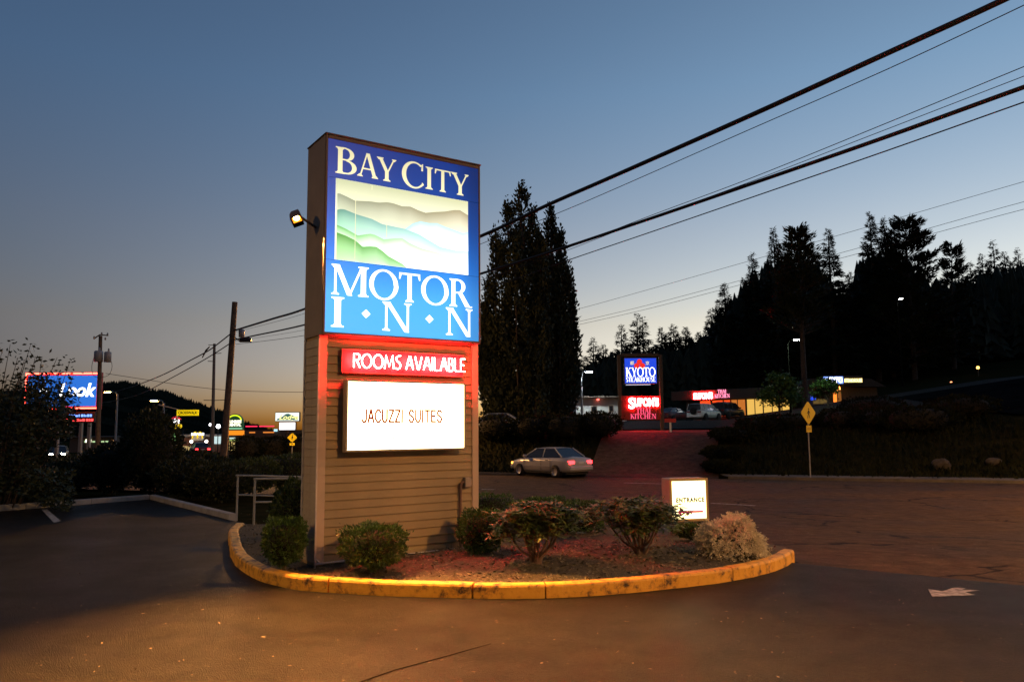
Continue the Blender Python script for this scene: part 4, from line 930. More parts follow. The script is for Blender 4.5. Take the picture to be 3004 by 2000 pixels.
# ================================================================== UTILITY POLES AND WIRES
M_WOOD = mat('weathered_pole_wood', (.11, .08, .055), .9, var=.4, scale=5, bump=.5, bscale=20)
M_WIRE = mat('cable_black', (.018, .016, .015), .6); M_CAN = mat('transformer_grey', (.34, .34, .35), .5)
PA = base(657, 42); PTOP = at(689, 886, 42)
pole_root = empty('utility_pole', PA, 0, 'leaning bare wooden utility pole left of the motel sign', 'utility pole')
lx = PTOP - PA
MB().tube([(-.05, 0, -.5), tuple(lx * .5), tuple(lx)], [.20, .175, .145], 12).build('pole', M_WOOD, pole_root)
q = at(709, 978, 41.8) - PA; mb = MB(); mb.lathe([(.001, -.22), (.16, -.2), (.17, .15), (.1, .22), (.001, .23)], tuple(q), 10); mb.build('splice_can', M_CAN, pole_root)
q = at(720, 997, 41.6) - PA; mb = MB(); mb.bbox(q.x - .32, q.x + .32, q.y - .12, q.y + .12, q.z - .12, q.z + .12, .04); mb.build('splice_box', mat('splice_black', (.03, .03, .03), .5), pole_root)
mb = MB(); a_ = at(690, 990, 42) - PA; mb.tube([a_, at(705, 1003, 41.8) - PA, q], .025, 6); mb.build('bracket', M_WIRE, pole_root)
A_ = (7.2, 11.5); B_ = (at(689, 960, 42).x, 42.0)
def wire(label, pts, r, a=A_, b=B_, group='overhead wires', n=6, plan=None):
    P = [on_line(px, py, a, b) for px, py in pts]; P = spline(P, n)
    o = MB().tube(P, r, 6).build('overhead_wire', M_WIRE); tag(o, label, 'wire', group); return o
wire('thickest black cable, uppermost of the bundle crossing the sky', [(3200, -128), (2940, 2), (2600, 158), (2200, 340), (1800, 517), (1610, 600), (1410, 693), (1100, 820), (894, 906), (800, 935), (689, 969)], .048)
wire('second thick black cable, lower one behind the poplar tops', [(3200, 190), (3004, 256), (2600, 402), (2200, 541), (1900, 644), (1650, 728), (1410, 803), (1100, 893), (892, 953), (738, 986), (690, 996)], .036)
wire('thin wire running just under the thickest cable', [(3200, -82), (3004, 16), (2600, 205), (2200, 380), (1800, 556), (1640, 624), (1410, 716), (1100, 838), (892, 920), (690, 974)], .008)
wire('thin wire that starts above the lower thick cable and meets it', [(3200, 118), (3004, 196), (2600, 362), (2200, 524), (1900, 636), (1650, 733), (1410, 822), (1100, 915), (892, 968), (690, 1000)], .007)
wire('thin wire hugging the lower thick cable on its way down', [(3200, 150), (3004, 224), (2600, 380), (2200, 534), (1900, 643), (1660, 736), (1410, 828)], .006)
wire('lowest near wire under the thick cables', [(3200, 232), (3004, 300), (2600, 443), (2200, 581), (1900, 684), (1670, 762), (1410, 852), (1100, 935), (892, 984), (690, 1010)], .011)
C_, D_ = (46, 40), (-18, 96)
for lb, pts in (('highest of three fine far wires above the tree tops', [(3200, 478), (3004, 533), (2600, 650), (2200, 765), (1900, 850), (1690, 908), (1450, 968)]), ('middle of three fine far wires above the tree tops', [(3200, 548), (3004, 592), (2600, 705), (2200, 815), (1900, 895), (1690, 945), (1450, 1000)]), ('lowest of three fine far wires above the tree tops', [(3200, 568), (3004, 614), (2600, 722), (2200, 828), (1900, 906), (1690, 954), (1450, 1008)])):
    wire(lb, pts, .016, C_, D_, 'far wires')
E_ = (B_[0] - .585 * 60, B_[1] + .811 * 60)
wire('cable sagging away from the leaning pole, upper of two', [(685, 972), (650, 1000), (612, 1028), (560, 1056), (480, 1098), (400, 1130), (340, 1148), (296, 1156), (250, 1158)], .034, B_, E_)
wire('cable sagging away from the leaning pole, lower of two', [(685, 1000), (640, 1030), (580, 1066), (500, 1110), (420, 1152), (360, 1170), (300, 1181), (250, 1182)], .028, B_, E_)
mb = MB(); q = on_line(604, 1034, B_, E_); mb.tube([q + Vector((-.4, .5, -.25)), q + Vector((0, 0, .12)), q + Vector((.4, -.5, .3))], [.03, .055, .03], 8); tag(mb.build('cable_splice', M_WIRE), 'dark splice sleeve on the cable left of the leaning pole', 'splice')
wire('thin wire crossing low over the far hill', [(310, 1095), (420, 1112), (560, 1133), (680, 1145), (800, 1149), (900, 1150)], .02, (-30, 60), (-12, 62))
# transformer pole
TB = base(291, 60); tp = empty('transformer_pole', TB, 0, 'wooden pole with two grey transformer cans behind the blue sign', 'utility pole')
top = at(295, 985, 60) - TB
MB().tube([(0, 0, -.5), tuple(top)], [.2, .13], 10).build('pole', M_WOOD, tp)
c1 = at(296, 990, 60) - TB; mb = MB(); mb.tube([c1 + Vector((-.55, 0, -.1)), c1 + Vector((-.1, 0, .22)), c1 + Vector((.55, 0, .15))], .05, 6); mb.build('crossarm', M_WOOD, tp)
for dx, dz in ((-.52, .0), (.05, .3), (.5, .25), (.35, -.1)):
    MB().lathe([(.001, .22), (.05, .2), (.07, .1), (.05, 0), (.001, 0)], tuple(c1 + Vector((dx, 0, dz - .1))), 8).build('insulator', M_CAN, tp)
for px, py, w_, h_ in ((289, 1045, .32, .85), (316, 1047, .26, .80)):
    c = at(px, py, 59.8) - TB; mb = MB(); mb.lathe([(.001, -h_ / 2), (w_, -h_ / 2), (w_, h_ / 2 - .06), (w_ * .8, h_ / 2), (.001, h_ / 2 + .02)], tuple(c), 14)
    cn = mb.build('transformer_can', M_CAN, tp); MB().lathe([(.001, .28), (.05, .25), (.07, .1), (.07, 0)], tuple(c + Vector((.05, 0, h_ / 2))), 8).build('bushing', M_CAN, cn)
for dx in (-.45, .75): MB().tube(spline([c1 + Vector((dx, 0, -1.5)), c1 + Vector((dx * 1.3, 0, -2.2)), c1 + Vector((dx, 0, -2.9)), c1 + Vector((0, 0, -3.1))], 3), .018, 5).build('drop_lead', M_WIRE, tp)
# slim pole behind
SB = base(625, 75); sp_ = empty('slim_pole', SB, 0, 'slim far pole with short crossarms beside the leaning pole', 'utility pole'); top = at(629, 1008, 75) - SB
MB().tube([(0, 0, -.5), tuple(top)], [.19, .13], 8).build('pole', mat('grey_pole', (.16, .15, .14), .8), sp_)
for py, l in ((1012, -.55), (1037, .7), (1060, -.6), (1174, -1.0), (1174, 1.0)):
    q = at(628, py, 75) - SB; MB().tube([q, q + Vector((l, 0, .03))], .035, 5).build('crossarm', _M['grey_pole'], sp_)

# ================================================================== CARS
M_TYRE = mat('tyre_rubber', (.012, .012, .012), .85); M_RIM = mat('alloy_rim', (.45, .45, .46), .35, .8)
M_CGLASS = mat('car_glass', (.015, .017, .02), .08, spec=.6)
def make_car(name, loc, heading, paint_, label, suv=False, tail=None, head=None, spare=False, group=None, bars=False):
    r_ = empty(name, loc, math.atan2(heading[1], heading[0]), label, 'car', group)
    if suv:
        st = [(-2.10, .70, .46, .95), (-2.04, .82, .36, 1.06), (-1.4, .86, .32, 1.08), (0, .87, .32, 1.06), (1.0, .86, .32, 1.04), (1.7, .83, .36, .99), (2.02, .76, .40, .88), (2.10, .62, .45, .76)]
        gh = [(-2.03, 1.07, .76), (1.12, 1.04, .78), (.40, 1.64, .64), (-1.92, 1.66, .64)]; rw, wx = .36, (-1.30, 1.32)
    else:
        st = [(-2.26, .60, .42, .72), (-2.20, .76, .30, .92), (-1.7, .84, .25, .98), (-.6, .865, .22, .96), (.6, .865, .22, .93), (1.4, .85, .24, .88), (1.95, .79, .28, .78), (2.18, .68, .32, .68), (2.26, .5, .38, .58)]
        gh = [(-1.72, .975, .74), (1.12, .915, .76), (.30, 1.37, .58), (-1.05, 1.38, .57)]; rw, wx = .31, (-1.36, 1.36)
    vs = []; K = 11
    for x, w, zb_, zt in st:
        pr = [(w * .86, zb_), (w * .98, zb_ + .10), (w, zb_ + .35 * (zt - zb_)), (w * .985, zb_ + .72 * (zt - zb_)), (w * .92, zt - .03)]
        pr = [(-a, z) for a, z in pr] + [(0, zt + .02)] + [(a, z) for a, z in pr[::-1]]
        vs += [(x, a, z) for a, z in pr]
    fs = [[i * K + k, i * K + k + 1, (i + 1) * K + k + 1, (i + 1) * K + k] for i in range(len(st) - 1) for k in range(K - 1)]
    fs += [[i * K, i * K + K - 1, (i + 1) * K + K - 1, (i + 1) * K] for i in range(len(st) - 1)] + [list(range(K)), [(len(st) - 1) * K + k for k in range(K)]]
    mb = MB(); mb.add(vs, fs, True); body_ = mb.build('body', paint_, r_)
    body_.data.polygons.foreach_set('use_smooth', [len(p.vertices) == 4 for p in body_.data.polygons])
    # glasshouse
    (x0, z0, w0), (x1, z1, w1), (x2, z2, w2), (x3, z3, w3) = gh
    vs = [(x0, -w0, z0), (x0, w0, z0), (x1, w1, z1), (x1, -w1, z1), (x3, -w3, z3), (x3, w3, z3), (x2, w2, z2), (x2, -w2, z2)]
    mb = MB(); mb.add(vs, [[0, 1, 5, 4], [1, 2, 6, 5], [2, 3, 7, 6], [3, 0, 4, 7], [4, 5, 6, 7]]); mb.build('windows', M_CGLASS, r_)
    mb = MB(); zr = max(z2, z3); xs_ = [x3 - .02, x3 + .12, (x2 + x3) / 2, x2 - .12, x2 + .04]; vs = []
    for i, x in enumerate(xs_):
        hh = (.01, .035, .055, .035, .0)[i]
        for a, dz in ((-w2 - .015, 0), (-w2 * .7, hh), (0, hh + .015), (w2 * .7, hh), (w2 + .015, 0)): vs.append((x, a, zr + dz - .01))
    mb.add(vs, [[i * 5 + k, i * 5 + k + 1, (i + 1) * 5 + k + 1, (i + 1) * 5 + k] for i in range(4) for k in range(4)], True); roof_ = mb.build('roof', paint_, r_)
    for s_ in (-1, 1):
        for (a, b) in (((x0, s_ * w0, z0), (x3, s_ * w3, z3)), ((x1, s_ * w1, z1), (x2, s_ * w2, z2)), ((-.35, s_ * (w0 + .012), z0 - .02), (-.35, s_ * (w2 + .014), z2 - .01))) + ((((-1.25, s_ * (w0 + .012), z0), (-1.25, s_ * (w2 + .014), z2)),) if suv else ()):
            MB().tube([a, b], .035, 5).build('pillar', paint_, r_)
        MB().bbox(x1 - .35, x1 - .2, s_ * (w1 + .17) - .09, s_ * (w1 + .17) + .09, z1 + .02, z1 + .15, .03).build('mirror', paint_, r_)
        for hx in ((-.75, .3) if not suv else (-.9, .15)): MB().bbox(hx - .09, hx + .09, s_ * .875 - .012, s_ * .875 + .012, z0 - .16, z0 - .13, .004).build('door_handle', M_TYRE, r_)
        for x in wx:
            mb = MB(); mb.lathe([(.001, -.10), (rw + .055, -.10), (rw + .055, .0)], (x, s_ * .80, rw + .0), 18, 'y'); mb.build('wheel_arch', M_TYRE, r_)
            mb = MB(); mb.lathe([(rw * .62, -.10), (rw, -.085), (rw, .085), (rw * .62, .10)], (x, s_ * .80, rw), 20, 'y'); wh = mb.build('wheel', M_TYRE, r_)
            mb = MB(); mb.lathe([(.001, .0), (rw * .2, .015), (rw * .55, .0), (rw * .64, .03)], (x, s_ * .80 + s_ * .085, rw), 12, 'y'); mb.build('rim', M_RIM, wh)
    zt_ = st[1][3]
    for s_ in (-1, 1):
        for sx_ in ((-1.0, -.32, .98) if not suv else (-1.15, -.32, .95)): MB().box(sx_ - .006, sx_ + .006, s_ * .868 - .006, s_ * .868 + .006, .34, z0 - .06).build('door_seam', M_TYRE, r_)
        MB().bbox(-1.0, 1.0, s_ * .872 - .012, s_ * .872 + .012, .50, .56, .005).build('side_moulding', M_TYRE if suv else paint_, r_)
        MB().bbox(-1.02, 1.02, s_ * .82 - .03, s_ * .82 + .03, .19, .30, .01).build('sill', M_TYRE, r_)
    MB().box(-2.0, 2.0, -.72, .72, .16, .27).build('underbody', M_TYRE, r_)
    for s_ in (-1, 1):
        MB().bbox(st[0][0] - .01, st[1][0] + .08, s_ * .58 - .17, s_ * .58 + .17, zt_ - .26, zt_ - .10, .02).build('tail_light', tail or mat('tail_lens_off', (.20, .012, .012), .25), r_)
        MB().bbox(st[-2][0] - .12, st[-1][0] - .0, s_ * .52 - .17, s_ * .52 + .17, st[-2][3] - .12, st[-2][3] + .0, .02).build('head_light', head or mat('head_lens_off', (.5, .5, .5), .2), r_)
    MB().bbox(st[0][0] - .06, st[0][0] + .12, -.76, .76, .36, .56, .04).build('bumper', paint_, r_)
    MB().bbox(st[-1][0] - .14, st[-1][0] + .05, -.72, .72, .34, .52, .04).build('bumper', paint_, r_)
    MB().bbox(st[0][0] - .022, st[0][0] + .02, -.16, .16, zt_ - .25, zt_ - .14, .005).build('licence_plate', mat('plate_white', (.6, .6, .6), .5), r_)
    if spare:
        mb = MB(); mb.lathe([(.001, -.26), (.30, -.26), (.34, -.2), (.34, -.05), (.001, -.04)], (st[0][0] + .02, 0, .98), 18, 'x'); mb.build('spare_wheel', M_TYRE, r_)
    if bars:
        for x in (-1.3, -.1): MB().tube([(x, -.58, zr + .08), (x, .58, zr + .08)], .02, 5).build('roof_bar', M_TYRE, r_)
    return r_
M_SILVER = mat('silver_paint', (.46, .45, .43), .30, .15); M_BLUEGREY = mat('blue_grey_paint', (.28, .34, .42), .35, .4); M_WHITEP = mat('white_paint', (.72, .74, .72), .3); M_DARKP = mat('charcoal_paint', (.035, .04, .045), .25, .3); M_MAROON = mat('dark_red_paint', (.10, .03, .03), .3)
M_TAIL = glow('lit_tail_light', (1.0, .03, .035), 7.0); M_AMBER = glow('lit_amber_light', (1.0, .42, .06), 4.0)
cb = base(1612, 39.5); make_car('sedan_car', cb, (-.62, .785), M_SILVER, 'silver sedan with lit red tail lights driving away on the street', tail=M_TAIL, head=M_AMBER)
cb = base(1448, 58); make_car('sedan_car', cb, (-1, .12), M_BLUEGREY, 'pale blue grey sedan parked on the bank beyond the street')
cb = base(2068, 78); make_car('suv_car', cb, (.67, .74), M_WHITEP, 'white SUV with spare wheel parked by the neon restaurant', suv=True, spare=True)
cb = base(2138, 83); make_car('suv_car', cb, (.72, .69), M_DARKP, 'dark SUV parked behind the white one', suv=True, bars=True)
cb = base(1978, 82); make_car('sedan_car', cb, (.70, .71), M_MAROON, 'dark car parked left of the white SUV')
M_HEADL = glow('lit_head_light', (1.0, .86, .62), 120.0)
cb = base(176, 80); make_car('sedan_car', (cb.x, 80, cb.z), (.44, -.9), M_DARKP, 'oncoming car with bright headlights behind the left bushes', head=M_HEADL)
cb = base(588, 84); make_car('sedan_car', (cb.x, 84, cb.z), (-.5, .86), M_MAROON, 'far car with red tail lights near the fast food restaurant', tail=M_TAIL)

# ================================================================== BEYOND THE STREET: PYLON SIGN
d = 56.0; kb = base(1878, d); KR = empty('restaurant_pylon_sign', kb, R(0), 'brown pylon sign with blue steakhouse cabinet and red neon panel', 'sign')
def kx(px): return at(px, 1150, d).x - kb.x
def kz(py, px=1880): return zat(px, py, d) - kb.z
M_PYL = mat('pylon_brown', (.06, .045, .03), .7)
for px in (1818, 1940): MB().bbox(kx(px) - .12, kx(px) + .12, -.1, .25, -.5, kz(1040), .02).build('column', M_PYL, KR)
MB().bbox(kx(1818) + .121, kx(1940) - .121, -.02, .22, kz(1046), kz(1036), .02).build('top_beam', M_PYL, KR)
x0, x1, z0, z1 = kx(1834), kx(1927), kz(1124), kz(1051)
cab2 = MB().bbox(x0 - .06, x1 + .06, -.05, .2, z0 - .06, z1 + .06, .02).build('cabinet', M_PYL, KR)
MB().box(x0, x1, -.07, -.052, z0, z1).build('lit_face', glow('steakhouse_blue', (.012, .07, .75), 1.0), cab2)
M_KW = glow('steakhouse_white', (1.0, 1.0, .92), 2.6); M_KY = glow('steakhouse_yellow', (1.0, .85, .25), 1.3); M_KRED = glow('steakhouse_red', (.9, .03, .02), 1.0)
W_ = x1 - x0; H_ = z1 - z0
serif_place('letter', serif_fit('KYOTO', x0 + .03 * W_, x0 + .97 * W_, z0 + .27 * H_, .36 * H_, .0), M_KW, cab2, -.074)
serif_place('letter', serif_fit('STEAKHOUSE', x0 + .03 * W_, x0 + .97 * W_, z0 + .06 * H_, .18 * H_, .02), M_KW, cab2, -.074)
for fx, fz in ((.47, .86), (.38, .70), (.56, .70)):
    mb = MB(); c = (x0 + fx * W_, -.074 - .001 * fx, z0 + fz * H_); rr_ = .085 * W_
    mb.add([(c[0] + rr_ * math.cos(a), c[1], c[2] + rr_ * 1.05 * math.sin(a)) for a in [2 * math.pi * i / 18 for i in range(18)]], [list(range(18))]); mb.build('emblem_disc', M_KRED, cab2)
text_mesh('character', '都', .30, M_KY, cab2, (x0 + .235 * W_, -.075, z0 + .80 * H_), ext=.001)
text_mesh('character', '京', .30, M_KY, cab2, (x0 + .72 * W_, -.075, z0 + .79 * H_), ext=.001)
MB().box(x0 + .05, x0 + W_ * .8, -.07, -.06, z0 - .13, z0 - .08).build('edge_strip', glow('pale_strip', (.8, .8, 1.0), .8), cab2)
z0, z1 = kz(1232), kz(1160)
pan2 = MB().bbox(kx(1818) + .121, kx(1940) - .121, .02, .16, z0, z1, .02).build('neon_panel', mat('neon_panel_red', (.11, .012, .010), .6), KR)
M_SUP = glow('neon_red_white', (1.0, .022, .024), 190.0); M_THAI = glow('neon_pink', (1.0, .10, .22), 1.5)
text_mesh('neon_word', 'S', 1.05, M_SUP, pan2, (kx(1852), -.03, kz(1184)), ext=.03, bold=.03)
text_mesh('neon_word', "UPON'S", .78, M_SUP, pan2, (kx(1895.5), -.03, kz(1181)), ext=.03, width=kx(1931) - kx(1860), bold=.035)
serif_place('letter', serif_fit('THAI', kx(1865), kx(1907), kz(1212), kz(1196) - kz(1212), .05), M_THAI, pan2, .0)
serif_place('letter', serif_fit('KITCHEN', kx(1848), kx(1923), kz(1228), kz(1213.5) - kz(1228), .03), M_THAI, pan2, .0)

# ================================================================== NEON RESTAURANT
RD = 90.0; ra = base(2028, 92); rb_ = base(2345, 83); 
RZ = 2.75; RR = empty('neon_restaurant', (ra.x, 92, RZ), math.atan2(rb_.y - 92, rb_.x - ra.x), 'long low restaurant with red neon name and lit amber windows', 'building')
RL = math.hypot(rb_.x - ra.x, rb_.y - 92)
M_WALL = mat('restaurant_wall', (.22, .16, .11), .8, var=.15); M_FASC = mat('fascia_brown', (.10, .075, .055), .8, var=.2)
MB().box(-2.5, RL, 3.2, 9, -1.5, 2.9).build('rear_wall', M_WALL, RR)
MB().bbox(-2.6, RL, .0, 9.1, 2.15, 3.25, .03).build('fascia', M_FASC, RR)
MB().bbox(.2, RL, .9, 1.1, -1.5, .0, .02).build('base_wall', M_WALL, RR)
pxs = [2042, 2072, 2078, 2108, 2112, 2130, 2150, 2176, 2202, 2226, 2252, 2280, 2308, 2336]
inv = Matrix.Rotation(-RR.rotation_euler.z, 3, 'Z')
def rx(px):
    h_ = on_line(px, 1180, (ra.x, 92), (rb_.x, rb_.y)); return (inv @ (h_ - RR.location)).x
panes = [(2042, 2072, 'r'), (2078, 2108, 'r'), (2112, 2130, 'r'), (2134, 2150, 'o'), (2153, 2174, 'o'), (2180, 2201, 'y'), (2204, 2225, 'y'), (2229, 2252, 'y'), (2255, 2280, 'y'), (2284, 2310, 'y')]
GL = {'r': glow('window_red', (.85, .075, .012), 1.2), 'o': glow('window_amber', (.55, .16, .025), 1.0), 'y': glow('window_yellow', (.75, .44, .09), 1.15)}
for a, b, k in panes:
    xa, xb = rx(a), rx(b); f_ = MB().bbox(xa - .07, xb + .07, .93, 1.02, 0.002, 2.14, .01).build('window', M_FASC, RR)
    MB().box(xa, xb, .90, .928, .1, 2.05).build('pane', GL[k], f_)
sb = MB(); text_mesh('neon_word', "SUPON'S", .95, M_SUP, RR, (rx(2064), -.08, 2.55), ext=.04, width=rx(2092) - rx(2036), bold=.03)
serif_place('letter', serif_fit('THAI', rx(2107), rx(2132), 2.82, .40, .05), glow('neon_pale_pink', (1.0, .25, .42), 3.0), RR, -.05)
serif_place('letter', serif_fit('KITCHEN', rx(2098), rx(2142), 2.30, .42, .03), _M['neon_pale_pink'], RR, -.05)
# ================================================================== STEAKHOUSE (right)
sa = base(2378, 84); QR = empty('steakhouse', (sa.x, 84, 2.9), R(-4), 'dark restaurant with a bright rooftop sign and glowing orange doorway', 'building')
def qx(px): return (at(px, 1150, 84).x - sa.x)
def qz(py): return zat(2450, py, 84) - 2.9
MB().box(-.5, 7.5, 1.0, 8, -1.5, qz(1130)).build('wall', M_FASC, QR)
mb = MB(); mb.prism([(-1.2, qz(1132)), (8.0, qz(1136)), (6.5, qz(1112)), (.2, qz(1110))], -.2, 7.5); mb.build('roof', mat('shake_roof', (.05, .04, .035), .9), QR)
MB().bbox(qx(2408), qx(2522), -.65, -.35, qz(1128), qz(1104), .02).build('sign_box', M_PYL, QR)
MB().box(qx(2411), qx(2466), -.70, -.655, qz(1126), qz(1106)).build('sign_face', glow('roof_sign_blue', (.35, .6, 2.2), 1.2), QR)
text_mesh('sign_word', 'KYOTO', .75, glow('roof_sign_white', (1.0, .98, .9), 5.0), QR, (qx(2438), -.72, qz(1116.5)), ext=.01, width=qx(2464) - qx(2413), bold=.02)
text_mesh('sign_word', 'STEAKHOUSE', .5, glow('roof_sign_yellow', (1.0, .75, .25), 4.0), QR, (qx(2495), -.68, qz(1118)), ext=.01, width=qx(2520) - qx(2470), bold=.02)
dr = MB().bbox(qx(2446), qx(2474), .8, .99, qz(1203), qz(1142), .02).build('doorway', M_PYL, QR)
MB().box(qx(2449), qx(2459), .76, .79, qz(1200), qz(1146)).build('door_pane', glow('doorway_orange', (.95, .24, .03), 1.6), dr); MB().box(qx(2462), qx(2472), .76, .79, qz(1200), qz(1146)).build('door_pane', glow('doorway_amber', (.35, .12, .025), .7), dr)
for i, (a, b) in enumerate(((2392, 2410), (2412, 2434))): MB().box(qx(a), qx(b), .93, .97, qz(1183), qz(1168)).build('window', glow('dim_window', (.16, .10, .03), .8), QR)
MB().lathe([(.001, -.25), (.2, -.2), (.22, 0), (.15, .2), (.001, .25)], (qx(2456), -.2, qz(1140)), 10).build('lantern', glow('paper_lantern', (1.0, .35, .06), 6.0), QR)
MB().box(qx(2382), qx(2396), .5, .6, qz(1172), qz(1160)).build('blue_sign', glow('blue_window_sign', (.03, .10, 1.0), 1.2), QR)
for i in range(9):
    x = qx(2404 + i * 15); MB().bbox(x - .05, x + .05, -1.6, -1.5, -1.2, qz(1184), .01).build('fence_post', M_WALL, QR)
for py in (1184, 1197): MB().bbox(qx(2400), qx(2528), -1.58, -1.52, qz(py) - .06, qz(py) + .06, .01).build('fence_rail', M_WALL, QR)
# house behind the poplars
ha = base(1760, 74); HR = empty('white_house', (ha.x, 74, 2.3), R(2), 'plain white house with a flat dark roof behind the pylon sign', 'house')
def hx_(px): return at(px, 1200, 74).x - ha.x
def hz(py): return zat(1760, py, 74) - 2.3
MB().box(hx_(1690), hx_(1838), .0, 6, -1.2, hz(1168)).build('wall', mat('white_stucco', (.55, .54, .50), .9, var=.1), HR)
MB().bbox(hx_(1684), hx_(1846), -.5, 6.4, hz(1168) + .002, hz(1162), .03).build('roof', M_FASC, HR)
for a, b, c, e_ in ((1733, 1752, 1208, 1190), (1785, 1800, 1208, 1188)):
    f_ = MB().bbox(hx_(a), hx_(b), -.05, -.003, hz(c), hz(e_), .01).build('window', M_TRIM, HR); MB().box(hx_(a) + .06, hx_(b) - .06, -.07, -.055, hz(c) + .06, hz(e_) - .06).build('pane', M_CGLASS, f_)
MB().bbox(hx_(1690), hx_(1838), -.06, -.004, hz(1219), hz(1214), .008).build('trim_band', M_FASC, HR)
MB().lathe([(.001, -.08), (.12, -.05), (.12, .05), (.001, .08)], (hx_(1754), -.2, hz(1172)), 10).build('porch_light', glow('red_porch', (1, .16, .12), 3.5), HR)

# ================================================================== RIGHT SIDE, SMALL THINGS
M_YEL = mat('warning_yellow', (.75, .56, .02), .45); M_BLK = mat('sign_black', (.01, .01, .01), .6)
M_YELB = mat('bright_warning_yellow', (.80, .72, .02), .4)
def walker(parent, cx, cz, s_, y):
    mb = MB()
    mb.add([(cx + s_ * (.05 + .075 * math.cos(a)), y, cz + s_ * (.36 + .075 * math.sin(a))) for a in [2 * math.pi * i / 12 for i in range(12)]], [list(range(12))])
    for k, poly in enumerate(([(-.02, .26), (.10, .26), (.08, -.05), (-.06, -.05)], [(-.06, -.04), (.03, -.04), (-.10, -.45), (-.17, -.45)], [(.0, -.04), (.08, -.04), (.20, -.45), (.13, -.45)], [(.08, .24), (.20, .06), (.24, -.06), (.18, -.05), (.05, .14)], [(-.01, .24), (-.12, .08), (-.22, -.02), (-.18, -.07), (-.06, .03), (.02, .14)])):
        mb.add([(cx + a * s_, y - .0006 * (k + 1), cz + b * s_) for a, b in poly], [list(range(len(poly)))])
    mb.build('walking_figure', M_BLK, parent, fix=False)
def ped_sign(px, py, d, diag_, label, plaque, yaw, wx=1.0, m=M_YEL, group=None, y_plq=.16):
    b_ = base(px, d); r_ = empty('pedestrian_sign', (b_.x, d, b_.z), yaw, label, 'road sign', group); cz = zat(px, py, d) - b_.z; h = diag_ / 2
    MB().tube([(0, .04, -.3), (0, .04, cz + h * .6)], .03, 6).build('post', M_POLE, r_)
    rr = .08; pl = MB(); pl.prism([(-h + rr * .5, cz - rr * .5), (-h + rr * .5, cz + rr * .5), (-rr * .5, cz + h - rr * .5), (rr * .5, cz + h - rr * .5), (h - rr * .5, cz + rr * .5), (h - rr * .5, cz - rr * .5), (rr * .5, cz - h + rr * .5), (-rr * .5, cz - h + rr * .5)], -.012, .008)
    plt = pl.build('diamond_plate', m, r_); walker(plt, 0, cz, h * .95, -.014)
    w2 = plaque[0] / 2; zq = cz - h - .02 - plaque[1]
    pq = MB().bbox(-w2, w2, -.011, .007, zq, zq + plaque[1], .004).build('plaque', m, r_)
    return r_, pq, zq
r_, pq, zq = ped_sign(2373, 1211, 35, 1.06, 'yellow walking person diamond sign right of the driveway', (.36, .30), R(33))
mat('ochre_print', (.45, .30, .02), .6)
for x_ in (-.10, -.045, .02, .085): MB().box(x_ - .02, x_ + .02, -.0135, -.0115, zq + .09, zq + .21).build('plaque_character', _M['ochre_print'], pq)
r_, pq, zq = ped_sign(858, 1283, 58, .74, 'small bright yellow walking person sign left of the motel sign', (.38, .19), R(6), m=M_YELB)
mb = MB(); mb.prism([(-.10, zq + .05), (-.02, zq + .13), (-.02, zq + .16), (.10, zq + .14), (.07, zq + .11), (.0, zq + .09)], -.014, -.012); mb.build('arrow', M_BLK, pq)
# red topped marker on a white post
b_ = base(1967, 50); r_ = empty('reserved_sign', b_, R(-10), 'small red board on a short white post by the driveway', 'sign')
MB().bbox(-.06, .06, -.04, .04, -.2, .75, .01).build('post', M_WHITEP, r_); MB().bbox(-.36, .36, -.09, -.045, .62, .86, .02).build('board', mat('red_board', (.45, .03, .03), .5), r_)
# boulders
def boulder(px, d, w, h, label, seed):
    rg = random.Random(seed); b_ = base(px, d); mb = MB(); n1, n2 = 7, 12; vs = []
    for i in range(n1 + 1):
        a = math.pi * i / n1
        for k in range(n2):
            q = 2 * math.pi * k / n2; f = 1 + .16 * math.sin(q * 3 + seed) * math.sin(a * 2) + rg.uniform(-.07, .07)
            vs.append((w / 2 * math.sin(a) ** .8 * math.cos(q) * f, w * .4 * math.sin(a) ** .8 * math.sin(q) * f, h * .4 - h * .6 * math.cos(a) * f))
    mb.add(vs, [[i * n2 + k, i * n2 + (k + 1) % n2, (i + 1) * n2 + (k + 1) % n2, (i + 1) * n2 + k] for i in range(n1) for k in range(n2)])
    o = mb.build('boulder', mat('pale_rock', (.045, .04, .034), .9, var=.3, scale=4), None, b_); tag(o, label, 'rock', 'landscape boulders')
boulder(2755, 36.2, .8, .45, 'pale boulder at the foot of the dark bank', 3); boulder(2908, 36, .7, .3, 'flat boulder at the right end of the bank', 8); boulder(745, 44, .75, .55, 'pale rounded boulder beyond the handrails', 5)
